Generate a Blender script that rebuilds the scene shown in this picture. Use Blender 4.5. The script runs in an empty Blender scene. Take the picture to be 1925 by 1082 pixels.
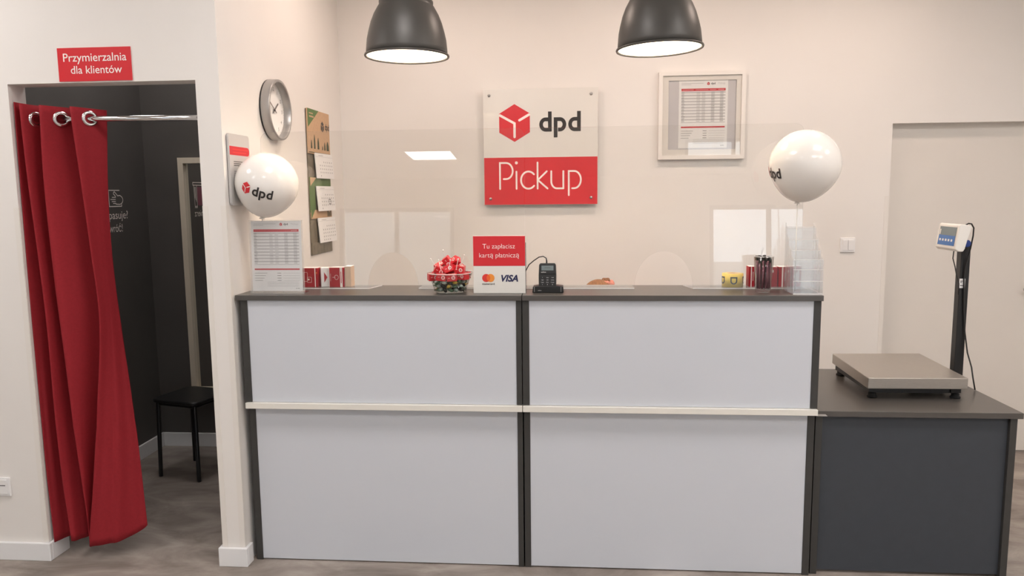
import bpy, bmesh, math, random
from mathutils import Vector, Matrix, Euler
random.seed(7)
S = bpy.context.scene
COL = S.collection

# ------------------------------------------------------------------ camera, world, exposure
def make_camera():
    pan, tilt, roll = -0.0801, -0.1235, -0.0101
    f = Vector((math.sin(pan)*math.cos(tilt), math.cos(pan)*math.cos(tilt), math.sin(tilt)))
    r = Vector((math.cos(pan), -math.sin(pan), 0)); u = r.cross(f)
    R = r*math.cos(roll) + u*math.sin(roll); U = -r*math.sin(roll) + u*math.cos(roll)
    M = Matrix((R, U, -f)).transposed().to_4x4()
    M.translation = Vector((0.2054, -3.0307, 1.5879))
    cd = bpy.data.cameras.new('camera'); cd.sensor_fit = 'HORIZONTAL'; cd.sensor_width = 36
    cd.lens = 1421.6/1925*36; cd.clip_start = .02
    co = bpy.data.objects.new('camera', cd); COL.objects.link(co); co.matrix_world = M
    S.camera = co
make_camera()
w = bpy.data.worlds.new('daylight'); S.world = w; w.use_nodes = True
bg = w.node_tree.nodes['Background']
bg.inputs['Color'].default_value = (.80, .90, 1.0, 1); bg.inputs['Strength'].default_value = 3.0
S.view_settings.view_transform = 'Standard'; S.view_settings.look = 'None'
S.view_settings.gamma = 1; S.view_settings.use_curve_mapping = False
S.view_settings.exposure = 0.93
S.cycles.transparent_max_bounces = 40; S.cycles.max_bounces = 14
PANEL_W = 9.0          # ceiling panel radiance
PANEL_C = (1.0, .945, .925)
WARM_W = 46.0
WARM_C = (1.0, .80, .69)
BULB_W = 40.0
BULB_C = (1.0, .84, .70)

# ------------------------------------------------------------------ materials
def srgb(r, g, b):
    def c(v):
        v /= 255
        return v/12.92 if v <= .04045 else ((v+.055)/1.055)**2.4
    return (c(r), c(g), c(b), 1)
def mat(name, col, rough=.5, metal=0, var=0, vscale=8, bump=0, bscale=200, coat=0, spec=.5, trans=0, emit=None, estr=0, stretch=None):
    m = bpy.data.materials.new(name); m.use_nodes = True
    nt = m.node_tree; p = nt.nodes['Principled BSDF']
    p.inputs['Base Color'].default_value = col
    p.inputs['Roughness'].default_value = rough; p.inputs['Metallic'].default_value = metal
    p.inputs['Specular IOR Level'].default_value = spec
    if coat: p.inputs['Coat Weight'].default_value = coat; p.inputs['Coat Roughness'].default_value = .05
    if trans: p.inputs['Transmission Weight'].default_value = trans
    if emit: p.inputs['Emission Color'].default_value = emit; p.inputs['Emission Strength'].default_value = estr
    tc = nt.nodes.new('ShaderNodeTexCoord'); src = tc.outputs['Object']
    if stretch:
        mp = nt.nodes.new('ShaderNodeMapping'); mp.inputs['Scale'].default_value = stretch
        nt.links.new(src, mp.inputs['Vector']); src = mp.outputs['Vector']
    if var:
        n = nt.nodes.new('ShaderNodeTexNoise'); n.inputs['Scale'].default_value = vscale; n.inputs['Detail'].default_value = 5
        nt.links.new(src, n.inputs['Vector'])
        r = nt.nodes.new('ShaderNodeValToRGB')
        r.color_ramp.elements[0].position = .3; r.color_ramp.elements[1].position = .7
        r.color_ramp.elements[0].color = tuple(c*(1-var) for c in col[:3])+(1,)
        r.color_ramp.elements[1].color = tuple(min(1, c*(1+var)) for c in col[:3])+(1,)
        nt.links.new(n.outputs['Fac'], r.inputs['Fac']); nt.links.new(r.outputs['Color'], p.inputs['Base Color'])
    if bump:
        n = nt.nodes.new('ShaderNodeTexNoise'); n.inputs['Scale'].default_value = bscale; n.inputs['Detail'].default_value = 3
        nt.links.new(src, n.inputs['Vector'])
        b = nt.nodes.new('ShaderNodeBump'); b.inputs['Strength'].default_value = bump; b.inputs['Distance'].default_value = .002
        nt.links.new(n.outputs['Fac'], b.inputs['Height']); nt.links.new(b.outputs['Normal'], p.inputs['Normal'])
    return m
def clear(name, ior=1.45, tint=(1, 1, 1, 1), haze=0, hazec=(.9, .9, .9, 1)):
    m = bpy.data.materials.new(name); m.use_nodes = True; nt = m.node_tree; nt.nodes.clear()
    o = nt.nodes.new('ShaderNodeOutputMaterial'); mx = nt.nodes.new('ShaderNodeMixShader')
    t = nt.nodes.new('ShaderNodeBsdfTransparent'); t.inputs['Color'].default_value = tint
    g = nt.nodes.new('ShaderNodeBsdfGlossy'); g.inputs['Roughness'].default_value = 0.0
    fr = nt.nodes.new('ShaderNodeFresnel'); fr.inputs['IOR'].default_value = ior
    # same reflectance from either side of the pane
    ge = nt.nodes.new('ShaderNodeNewGeometry'); mi = nt.nodes.new('ShaderNodeMix'); mi.data_type = 'FLOAT'
    mi.inputs[2].default_value = ior; mi.inputs[3].default_value = 1/ior
    nt.links.new(ge.outputs['Backfacing'], mi.inputs[0]); nt.links.new(mi.outputs[0], fr.inputs['IOR'])
    nt.links.new(fr.outputs['Fac'], mx.inputs['Fac'])
    first = t.outputs[0]
    if haze:
        d = nt.nodes.new('ShaderNodeBsdfDiffuse'); d.inputs['Color'].default_value = hazec
        h = nt.nodes.new('ShaderNodeMixShader'); h.inputs['Fac'].default_value = haze
        nt.links.new(t.outputs[0], h.inputs[1]); nt.links.new(d.outputs[0], h.inputs[2]); first = h.outputs[0]
    nt.links.new(first, mx.inputs[1]); nt.links.new(g.outputs[0], mx.inputs[2]); nt.links.new(mx.outputs[0], o.inputs['Surface'])
    return m
M = {}
M['wall'] = mat('wall_paint', srgb(236, 232, 227), .85, var=.01, vscale=3, bump=.05, bscale=300, spec=.2)
M['ceil'] = mat('ceiling_paint', srgb(240, 238, 234), .9, var=.01, vscale=2)
M['base'] = mat('baseboard_white', srgb(236, 236, 236), .4, bump=.03)
M['dark_wall'] = mat('fitting_room_paint', srgb(92, 88, 85), .6, var=.06, vscale=4, bump=.08, bscale=120, spec=.3)
M['graphite'] = mat('graphite_laminate', srgb(62, 61, 59), .42, var=.05, vscale=30, bump=.06, bscale=500, spec=.45)
M['graphite_sheen'] = mat('graphite_top_painted_sheen', srgb(80, 76, 72), .32, var=.05, vscale=30, bump=.05, bscale=500, spec=.7)  # graphite laminate lightened to stand in for glancing reflection on the tops
M['graphite_side'] = mat('graphite_front_board', srgb(65, 69, 75), .5, var=.03, vscale=20, bump=.05, bscale=500, spec=.35)
M['white_gloss'] = mat('white_front_board', srgb(210, 214, 221), .12, var=.006, vscale=2, spec=.4)
M['rail'] = mat('cream_white_edging', srgb(234, 231, 222), .35, var=.01)
M['black'] = mat('black_plastic', srgb(28, 28, 28), .4, bump=.05, bscale=800)
M['black_metal'] = mat('black_powder_coat', srgb(24, 24, 25), .38, bump=.04, bscale=600)
M['black_matte'] = mat('black_rubber', srgb(20, 20, 20), .8, bump=.1)
M['lamp_out'] = mat('lamp_shade_grey', srgb(74, 72, 69), .42, metal=.15, var=.05, vscale=12, bump=.02)
M['lamp_in'] = mat('lamp_inner_white', srgb(250, 246, 232), .5, var=.005)
M['bulb'] = mat('lamp_bulb_glow', srgb(255, 244, 220), .4, emit=BULB_C+(1,), estr=BULB_W)
M['panel_glow'] = mat('ceiling_panel_glow', srgb(250, 250, 250), .5, emit=PANEL_C+(1,), estr=PANEL_W)
M['warm_glow'] = mat('fill_light_glow', srgb(255, 244, 225), .5, emit=WARM_C+(1,), estr=WARM_W)
M['chrome'] = mat('polished_chrome', srgb(222, 222, 222), .12, metal=1, var=.02)
M['silver'] = mat('silver_plastic', srgb(172, 170, 168), .32, metal=.6, var=.03)
M['steel'] = mat('brushed_steel', srgb(176, 170, 162), .36, metal=.75, var=.06, vscale=40, bump=.08, bscale=60, stretch=(1, 14, 14))
M['red'] = mat('sign_red', srgb(214, 38, 48), .35, var=.01, coat=.2)
M['red_flat'] = mat('print_red', srgb(200, 44, 54), .55, var=.01)
M['red_box'] = mat('carton_red', srgb(176, 28, 42), .45, var=.04)
M['red_sweet'] = mat('sweet_box_red', srgb(206, 36, 46), .3, var=.06, vscale=60, coat=.3)
M['plum'] = mat('dark_plum_plastic', srgb(136, 74, 90), .35, var=.1, vscale=50)
M['sign_white'] = mat('sign_white', srgb(232, 229, 222), .25, var=.005, coat=.3)
M['paper'] = mat('white_paper', srgb(240, 239, 237), .8, var=.01, vscale=30)
M['paper_grey'] = mat('grey_print', srgb(150, 148, 146), .8, var=.02)
M['paper_dark'] = mat('dark_print', srgb(84, 82, 82), .8, var=.02)
M['hand_grey'] = mat('clock_hand_grey', srgb(112, 104, 100), .5, var=.01)
M['pale_print'] = mat('pale_print', srgb(203, 201, 200), .8, var=.02)
M['ink'] = mat('black_print', srgb(48, 44, 42), .5, var=.01)
M['ink_white'] = mat('white_print', srgb(250, 240, 234), .5, var=.005)
M['curtain'] = mat('red_curtain_cloth', srgb(150, 38, 46), .75, var=.06, vscale=90, bump=.25, bscale=700, spec=.2)
M['balloon'] = mat('white_latex', srgb(240, 236, 230), .16, var=.008, vscale=3, spec=.55)
M['yellow'] = mat('yellow_tape', srgb(226, 196, 74), .35, var=.03)
M['card'] = mat('kraft_cardboard', srgb(204, 170, 136), .8, var=.05, vscale=60, bump=.1)
M['green'] = mat('calendar_green', srgb(96, 124, 72), .6, var=.08)
M['green_dark'] = mat('calendar_dark_green', srgb(70, 78, 52), .6, var=.1)
M['photo'] = mat('dim_photo_print', srgb(112, 102, 84), .4, var=.35, vscale=25)
M['notice_grey'] = mat('notice_grey', srgb(196, 194, 192), .4, var=.02)
M['glass_dark'] = mat('display_glass', srgb(120, 132, 134), .2, var=.03)
M['blue'] = mat('keypad_blue', srgb(66, 112, 176), .4, var=.05)
M['blue_dark'] = mat('knob_blue', srgb(22, 52, 120), .4, var=.05)
M['plastic_white'] = mat('off_white_plastic', srgb(232, 229, 222), .35, var=.01)
M['switch'] = mat('white_switch_plastic', srgb(240, 239, 238), .3, var=.005)
M['orange'] = mat('print_orange', srgb(242, 150, 60), .5, var=.01)
M['crimson'] = mat('print_crimson', srgb(226, 58, 52), .5, var=.01)
M['red_orange'] = mat('print_red_orange', srgb(240, 100, 40), .5, var=.01)
M['navy'] = mat('print_navy', srgb(38, 40, 82), .5, var=.01)
M['mirror'] = mat('mirror_silver', srgb(236, 236, 232), .0, metal=1)
M['frame_pale'] = mat('pale_wood_frame', srgb(226, 214, 194), .45, var=.04, vscale=20, stretch=(1, 1, .15))
M['frame_white'] = mat('white_frame_paint', srgb(236, 231, 224), .4, var=.01)
M['mount'] = mat('picture_mount_board', srgb(232, 227, 220), .85, var=.01)
M['mount_grey'] = mat('grey_backing_paper', srgb(206, 203, 204), .8, var=.02)
M['hair'] = mat('brown_hair', srgb(142, 98, 62), .5, var=.45, vscale=30, bump=.5, bscale=60, stretch=(8, 1, 1))
M['skin'] = mat('skin', srgb(226, 178, 152), .5, var=.04)
M['scrunchie'] = mat('pink_hair_tie', srgb(214, 140, 124), .7, var=.2, vscale=60)
M['shirt'] = mat('dark_red_shirt', srgb(150, 30, 40), .8, var=.06, bump=.2)
M['trousers'] = mat('dark_trousers', srgb(40, 42, 50), .8, var=.06, bump=.2)
M['lip'] = mat('lip', srgb(190, 100, 96), .5)
M['eye'] = mat('eye', srgb(60, 44, 34), .2)
M['door'] = mat('door_white', srgb(226, 220, 212), .5, var=.008)
M['corner'] = mat('white_corner_guard', srgb(233, 228, 221), .4, var=.004)
M['acrylic'] = clear('clear_acrylic', 1.46, (.985, .985, .98, 1))
M['acrylic_edge'] = clear('acrylic_cut_edge', 1.45, (1, 1, 1, 1), haze=.82, hazec=(.97, .95, .92, 1))
M['acrylic_soft'] = clear('acrylic_holder', 1.5, (.97, .97, .97, 1), haze=.05)
M['acrylic_line'] = clear('acrylic_faint_edge', 1.45, (1, 1, 1, 1), haze=.22, hazec=(.95, .93, .90, 1))
M['glass'] = clear('clear_glass', 1.5, (.96, .97, .965, 1))
M['ground'] = mat('paving', srgb(150, 150, 150), .9, var=.1, vscale=3)
M['blocker'] = mat('sky_blocker_grey', srgb(190, 190, 188), .9, var=.1, vscale=1)
M['cand_green'] = mat('sweet_wrapper_green', srgb(60, 92, 62), .3, var=.25, vscale=90, coat=.3)
M['cand_silver'] = mat('sweet_wrapper_silver', srgb(176, 190, 180), .25, metal=.3, var=.2, vscale=90)
M['cand_black'] = mat('sweet_wrapper_black', srgb(30, 34, 30), .25, var=.2, vscale=90)
M['cand_gold'] = mat('sweet_wrapper_gold', srgb(206, 176, 70), .25, metal=.3, var=.2, vscale=90)
def floor_mat():
    m = bpy.data.materials.new('grey_brown_vinyl'); m.use_nodes = True; nt = m.node_tree; p = nt.nodes['Principled BSDF']
    tc = nt.nodes.new('ShaderNodeTexCoord')
    n1 = nt.nodes.new('ShaderNodeTexNoise'); n1.inputs['Scale'].default_value = 2.6; n1.inputs['Detail'].default_value = 8; n1.inputs['Roughness'].default_value = .62; n1.inputs['Distortion'].default_value = .6
    mp = nt.nodes.new('ShaderNodeMapping'); mp.inputs['Scale'].default_value = (1, 2.0, 1)
    nt.links.new(tc.outputs['Object'], mp.inputs['Vector']); nt.links.new(mp.outputs['Vector'], n1.inputs['Vector'])
    r = nt.nodes.new('ShaderNodeValToRGB'); e = r.color_ramp.elements
    e[0].position = .30; e[0].color = srgb(112, 103, 96); e[1].position = .72; e[1].color = srgb(182, 173, 164)
    x = r.color_ramp.elements.new(.5); x.color = srgb(149, 139, 131)
    nt.links.new(n1.outputs['Fac'], r.inputs['Fac']); nt.links.new(r.outputs['Color'], p.inputs['Base Color'])
    p.inputs['Roughness'].default_value = .5; p.inputs['Specular IOR Level'].default_value = .35
    return m
M['floor'] = floor_mat()

# ------------------------------------------------------------------ builders
OFF = {}
class MB:
    def __init__(s): s.v = []; s.f = []; s.m = []; s.sm = []; s.mats = []
    def mi(s, m):
        if isinstance(m, str): m = M[m]
        if m not in s.mats: s.mats.append(m)
        return s.mats.index(m)
    def add(s, verts, faces, m, smooth=False):
        b = len(s.v); k = s.mi(m); s.v += [Vector(v) for v in verts]
        for f in faces: s.f.append([b+i for i in f]); s.m.append(k); s.sm.append(smooth)
        return s
    def box(s, lo, hi, m):
        x0, y0, z0 = lo; x1, y1, z1 = hi
        return s.add([(x0,y0,z0),(x1,y0,z0),(x1,y1,z0),(x0,y1,z0),(x0,y0,z1),(x1,y0,z1),(x1,y1,z1),(x0,y1,z1)],
                     [(0,3,2,1),(4,5,6,7),(0,1,5,4),(1,2,6,5),(2,3,7,6),(3,0,4,7)], m)
    def obox(s, c, size, rot, m):
        R = rot if isinstance(rot, Matrix) else Euler(rot).to_matrix()
        hx, hy, hz = [d/2 for d in size]; c = Vector(c)
        P = [c + R @ Vector((a*hx, b*hy, d*hz)) for d in (-1, 1) for a, b in ((-1,-1),(1,-1),(1,1),(-1,1))]
        return s.add(P, [(0,3,2,1),(4,5,6,7),(0,1,5,4),(1,2,6,5),(2,3,7,6),(3,0,4,7)], m)
    def prism(s, poly, origin, u, v, n, depth, m, msides=None):
        """poly in 2-D (u, v), extruded along n by depth."""
        o, u, v, n = map(Vector, (origin, u, v, n)); k = len(poly)
        a = [o+u*x+v*y for x, y in poly]; b = [p+n*depth for p in a]
        s.add(a+b, [tuple(range(k))[::-1], tuple(range(k, 2*k))], m)
        s.add(a+b, [(i, (i+1) % k, k+(i+1) % k, k+i) for i in range(k)], msides or m)
        return s
    def tube(s, path, r, m, seg=10, caps=True, smooth=True):
        path = [Vector(p) for p in path]; n = len(path)
        rr = r if isinstance(r, (list, tuple)) else [r]*n
        rings = []; prev = None
        for i, p in enumerate(path):
            t = (path[min(i+1, n-1)]-path[max(i-1, 0)]).normalized()
            if prev is None:
                a = t.orthogonal().normalized()
            else:
                a = (prev - t*prev.dot(t)).normalized()
            prev = a; b = t.cross(a)
            rings.append([p+(a*math.cos(2*math.pi*k/seg)+b*math.sin(2*math.pi*k/seg))*rr[i] for k in range(seg)])
        V = [q for ring in rings for q in ring]; F = []
        for i in range(n-1):
            for k in range(seg):
                F.append((i*seg+k, i*seg+(k+1) % seg, (i+1)*seg+(k+1) % seg, (i+1)*seg+k))
        s.add(V, F, m, smooth)
        if caps: s.add(rings[0]+rings[-1], [tuple(range(seg))[::-1], tuple(range(seg, 2*seg))], m)
        return s
    def lathe(s, prof, c, m, axis=(0, 0, 1), seg=48, smooth=True, scale=(1, 1)):
        """prof: (r, h); revolves about axis through c."""
        ax = Vector(axis).normalized(); c = Vector(c)
        a = Vector((1, 0, 0)) if abs(ax.x) < .9 else Vector((0, 1, 0))
        a = (a-ax*a.dot(ax)).normalized(); b = ax.cross(a); V = []; F = []
        for r, h in prof:
            for k in range(seg):
                t = 2*math.pi*k/seg; V.append(c+ax*h+a*(r*math.cos(t)*scale[0])+b*(r*math.sin(t)*scale[1]))
        for i in range(len(prof)-1):
            for k in range(seg):
                F.append((i*seg+k, i*seg+(k+1) % seg, (i+1)*seg+(k+1) % seg, (i+1)*seg+k))
        return s.add(V, F, m, smooth)
    def ball(s, c, r, m, seg=24, ring=14, rot=None, smooth=True):
        rx, ry, rz = r if isinstance(r, (tuple, list)) else (r, r, r); c = Vector(c); V = []; F = []
        for i in range(ring+1):
            ph = math.pi*i/ring
            for k in range(seg):
                t = 2*math.pi*k/seg
                p = Vector((rx*math.sin(ph)*math.cos(t), ry*math.sin(ph)*math.sin(t), rz*math.cos(ph)))
                V.append(c+(rot @ p if rot else p))
        for i in range(ring):
            for k in range(seg):
                F.append((i*seg+k, (i+1)*seg+k, (i+1)*seg+(k+1) % seg, i*seg+(k+1) % seg))
        return s.add(V, F, m, smooth)
    def build(s, name, parent=None, bevel=0, bseg=2, weld=True, subsurf=0, local=False, solid=0):
        me = bpy.data.meshes.new(name)
        off = Vector((0, 0, 0)) if (parent is None or local) else OFF.get(parent.name, Vector((0, 0, 0)))
        me.from_pydata([v-off for v in s.v], [], s.f)
        for mt in s.mats: me.materials.append(mt)
        for p, k, sm in zip(me.polygons, s.m, s.sm): p.material_index = k; p.use_smooth = sm
        if weld:
            bm = bmesh.new(); bm.from_mesh(me)
            bmesh.ops.remove_doubles(bm, verts=bm.verts, dist=1e-5)
            bmesh.ops.dissolve_degenerate(bm, edges=bm.edges, dist=1e-6)
            bmesh.ops.recalc_face_normals(bm, faces=bm.faces)
            bm.to_mesh(me); bm.free()
        o = bpy.data.objects.new(name, me); COL.objects.link(o)
        if parent is not None:
            o.parent = parent; OFF[o.name] = OFF.get(parent.name, Vector((0, 0, 0)))
        else:
            OFF[o.name] = Vector((0, 0, 0))
        if solid:
            md = o.modifiers.new('thickness', 'SOLIDIFY'); md.thickness = solid; md.offset = 0
        if bevel:
            md = o.modifiers.new('bevel', 'BEVEL'); md.width = bevel; md.segments = bseg; md.limit_method = 'ANGLE'; md.angle_limit = .6; md.harden_normals = False
        if subsurf:
            md = o.modifiers.new('subsurf', 'SUBSURF'); md.levels = subsurf; md.render_levels = subsurf
        return o
def tag(o, label, cat, group=None):
    o['label'] = label; o['category'] = cat
    if group: o['group'] = group
    return o
def T(name, label, cat, loc, rotz=0, group=None):
    o = bpy.data.objects.new(name, None); COL.objects.link(o); o.location = loc; o.rotation_euler = (0, 0, rotz)
    o.empty_display_size = .05
    OFF[o.name] = Vector(loc)
    return tag(o, label, cat, group)
def struct(o): o['kind'] = 'structure'; return o
def dup(root, loc, label, rot=None, group=None):
    """a copy of a thing with copies of its parts and their sub-parts"""
    r = root.copy(); COL.objects.link(r); r.location = loc
    if rot is not None: r.rotation_euler = rot
    r['label'] = label
    if group: r['group'] = group
    for ch in list(root.children):
        c = ch.copy(); COL.objects.link(c); c.parent = r
        for g in list(ch.children):
            d = g.copy(); COL.objects.link(d); d.parent = c
    return r

# ------------------------------------------------------------------ flat printing (2-D shapes laid on a surface)
class Ink:
    def __init__(s): s.items = []
    def poly(s, pts, m, layer=1): s.items.append((list(pts), [tuple(range(len(pts)))], m, layer)); return s
    def mesh(s, pts, faces, m, layer=1): s.items.append((pts, faces, m, layer)); return s
    def rect(s, x0, y0, x1, y1, m, layer=1): return s.poly([(x0,y0),(x1,y0),(x1,y1),(x0,y1)], m, layer)
    def disc(s, x, y, r, m, layer=1, n=28, ry=None):
        return s.poly([(x+r*math.cos(2*math.pi*k/n), y+(ry or r)*math.sin(2*math.pi*k/n)) for k in range(n)], m, layer)
    def stroke(s, pts, wd, m, layer=1, cap=False):
        pts = [Vector(p) for p in pts]; n = len(pts); L = []; R = []
        closed = (pts[0]-pts[-1]).length < 1e-6
        for i, p in enumerate(pts):
            if closed:
                a = pts[i-1] if i > 0 else pts[-2]; b = pts[i+1] if i < n-1 else pts[1]
            else:
                a = pts[max(i-1, 0)]; b = pts[min(i+1, n-1)]
            d1 = (p-a).normalized() if (p-a).length > 1e-9 else None
            d2 = (b-p).normalized() if (b-p).length > 1e-9 else None
            d1 = d1 or d2; d2 = d2 or d1
            t = (d1+d2).normalized(); nn = Vector((-t.y, t.x)); k = max(.4, nn.dot(Vector((-d1.y, d1.x))))
            L.append(p+nn*wd/2/k); R.append(p-nn*wd/2/k)
        s.mesh([tuple(q) for q in L+R], [(i, i+1, n+i+1, n+i)[::-1] for i in range(n-1)], m, layer)
        if cap:
            for q in (pts[0], pts[-1]): s.disc(q.x, q.y, wd/2, m, layer, 14)
        return s
    def place(s, mb, fn=None, o=None, u=None, v=None, n=None, eps=.0006):
        if fn is None:
            o, u, v, n = map(Vector, (o, u, v, n)); fn = lambda x, y, h: o+u*x+v*y+n*h
        for i, (pts, faces, m, layer) in enumerate(s.items):
            mb.add([fn(p[0], p[1], layer*eps+(i % 6)*3e-5) for p in pts], faces, m)
        return mb
def arc(cx, cy, rx, ry, a0, a1, n=14):
    return [(cx+rx*math.cos(math.radians(a0+(a1-a0)*k/n)), cy+ry*math.sin(math.radians(a0+(a1-a0)*k/n))) for k in range(n+1)]
_tc = {}
def text_mesh(body, weight=0, shear=0, space=1):
    key = (body, weight, shear, space)
    if key in _tc: return _tc[key]
    c = bpy.data.curves.new('lettering', 'FONT'); c.body = body; c.size = 1; c.offset = weight; c.shear = shear
    c.space_character = space; c.resolution_u = 4; c.fill_mode = 'FRONT'
    ob = bpy.data.objects.new('lettering', c); COL.objects.link(ob)
    dg = bpy.context.evaluated_depsgraph_get(); dg.update()
    me = bpy.data.meshes.new_from_object(ob.evaluated_get(dg))
    pts = [(v.co.x, v.co.y) for v in me.vertices]; fs = [tuple(p.vertices) for p in me.polygons]
    bpy.data.objects.remove(ob); bpy.data.curves.remove(c); bpy.data.meshes.remove(me)
    _tc[key] = (pts, fs); return _tc[key]
def text(ink, body, x0, x1, y, m, layer=2, weight=0, shear=0, h=None, mirror=False, space=1):
    """text whose ink spans x0..x1, baseline y; h = cap height factor (None keeps proportion)."""
    pts, fs = text_mesh(body, weight, shear, space)
    if not pts: return
    a = min(p[0] for p in pts); b = max(p[0] for p in pts); k = (x1-x0)/(b-a); ky = k if h is None else h
    ink.mesh([(x0+(p[0]-a)*k, y+p[1]*ky) for p in pts], fs, m, layer)
def textc(ink, body, cx, y, size, m, layer=2, weight=0):
    """text at its own proportions, centred on cx"""
    pts, fs = text_mesh(body, weight)
    a = min(p[0] for p in pts); b = max(p[0] for p in pts)
    ink.mesh([(cx+(p[0]-(a+b)/2)*size, y+p[1]*size) for p in pts], fs, m, layer)
def hexlogo(ink, cx, cy, r, mred='red', mline='ink_white', layer=1):
    """red hexagonal box mark, half height r"""
    wx = r*.83; ink.poly([(cx, cy+r), (cx-wx, cy+r*.5), (cx-wx, cy-r*.5), (cx, cy-r), (cx+wx, cy-r*.5), (cx+wx, cy+r*.5)], mred, layer)
    t = r*.13
    ink.stroke([(cx-wx*1.0, cy+r*.44), (cx, cy-r*.02), (cx, cy-r*.74)], t, mline, layer+1)
    ink.disc(cx, cy-r*.74, t/2, mline, layer+1, 12)
    ink.stroke([(cx+wx, cy+r*.46), (cx+wx*.32, cy+r*.14)], t, mline, layer+1)
    ink.disc(cx+wx*.32, cy+r*.14, t/2, mline, layer+1, 12)
def dpd(ink, x0, x1, base, m='ink', layer=2):
    """three bold letters d p d across x0..x1; base = baseline"""
    W = x1-x0; t = W*.088; lw = W*.300; gap = (W-3*lw)/2; bowl = W*.335
    def d(x):
        r = lw-t; cx = x+lw-t/2
        ink.stroke([(cx, base+bowl*1.42), (cx, base+t/2)], t, m, layer)
        ink.stroke([(cx, base+t/2)]+arc(x+t/2+r*.5, base+bowl/2, r*.5, bowl/2-t/2, 270, 90, 16)+[(cx, base+bowl-t/2)], t, m, layer)
        ink.rect(cx-t/2, base, cx+t/2, base+t, m, layer)
    def p(x):
        cx = x+t/2; r = lw-t
        ink.stroke([(cx, base-bowl*.42), (cx, base+bowl-t/2)], t, m, layer)
        ink.rect(cx-t/2, base+bowl-t, cx+t/2, base+bowl, m, layer)
        ink.stroke([(cx, base+bowl-t/2), (cx+r*.5, base+bowl-t/2)]+arc(cx+r*.5, base+bowl/2, r*.5, bowl/2-t/2, 90, -90, 16)+[(cx+r*.28, base+t/2)], t, m, layer)
    d(x0); p(x0+lw+gap); d(x0+2*(lw+gap))
def pickup(ink, x0, x1, base, t, m='ink_white', layer=2):
    """thin rounded lettering"""
    W = x1-x0; u = W/100; xh = 20.5*u; cap = 31*u
    def st(p): ink.stroke(p, t, m, layer, cap=True)
    X = lambda v: x0+v*u
    st([(X(1.5), base), (X(1.5), base+cap), (X(9), base+cap)]+arc(X(9), base+cap*.69, 8*u, cap*.31, 90, -90, 12)+[(X(6), base+cap*.38)])
    st([(X(21.5), base), (X(21.5), base+xh)]); ink.disc(X(21.5), base+cap, t*.85, m, layer)
    st(arc(X(36), base+xh/2, 9*u, xh/2, 42, 318, 22))
    st([(X(47), base), (X(47), base+cap)]); st([(X(58), base+xh), (X(47.3), base+xh*.5), (X(59), base)])
    st([(X(63.5), base+xh), (X(63.5), base+xh*.42)]+arc(X(70.5), base+xh*.40, 7*u, xh*.40, 180, 270, 8)+[(X(78), base)]); st([(X(78), base+xh), (X(78), base)])
    st([(X(84.5), base-xh*.40), (X(84.5), base+xh), (X(91), base+xh)]+arc(X(91), base+xh/2, 8*u, xh/2, 90, -90, 14)+[(X(88.5), base)])
def pricelist(ink, w, h, layer=1):
    """A4 price table print, origin bottom left"""
    ink.rect(.05*w, .955*h, .50*w, .963*h, 'pale_print', layer); ink.rect(.05*w, .935*h, .25*w, .942*h, 'pale_print', layer)
    hexlogo(ink, .60*w, .952*h, .024*h, 'red_flat', 'ink_white', layer)
    dpd(ink, .655*w, .74*w, .940*h, 'ink', layer)
    text(ink, 'Pickup', .80*w, .94*w, .942*h, 'pale_print', layer)
    ink.rect(.05*w, .845*h, .95*w, .882*h, 'red_flat', layer)
    for x0, x1 in ((.07,.3),(.34,.6),(.63,.76),(.8,.92)):
        ink.rect(x0*w, .861*h, x1*w, .865*h, 'ink_white', layer+1)
    n = 20
    for i in range(n):
        y = (.825-.425*i/(n-1))*h
        if i % 2 == 0: ink.rect(.05*w, y-.010*h, .95*w, y+.010*h, 'pale_print', layer)
        ink.rect(.055*w, y-.003*h, (.10+.03*random.random())*w, y+.002*h, 'paper_dark', layer+1)
        for x in (.36, .47, .66, .84):
            ink.rect(x*w, y-.003*h, (x+.07)*w, y+.002*h, 'paper_grey' if x < .5 else 'paper_dark', layer+1)
    ink.rect(.05*w, .375*h, .95*w, .385*h, 'pale_print', layer)
    ink.rect(.05*w, .300*h, .95*w, .322*h, 'red_flat', layer)
    for i in range(4):
        y = (.255-.035*i)*h
        ink.rect(.05*w, y-.003*h, (.30-.03*i)*w, y+.003*h, 'paper_grey', layer+1); ink.rect(.5*w, y-.003*h, .58*w, y+.003*h, 'paper_dark', layer+1)
        ink.rect(.62*w, y-.003*h, .95*w, y+.002*h, 'pale_print', layer)
    for i in range(4):
        y = (.125-.02*i)*h; ink.rect(.3*w, y, .93*w, y+.005*h, 'pale_print', layer)
    ink.disc(.88*w, .035*h, .008*w, 'paper_dark', layer); ink.rect(.90*w, .031*h, .94*w, .039*h, 'paper_grey', layer)
    return ink
def rounded(x0, y0, x1, y1, r, n=6):
    P = []
    for cx, cy, a in ((x1-r, y0+r, -90), (x1-r, y1-r, 0), (x0+r, y1-r, 90), (x0+r, y0+r, 180)):
        P += arc(cx, cy, r, r, a, a+90, n)
    return P

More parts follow.
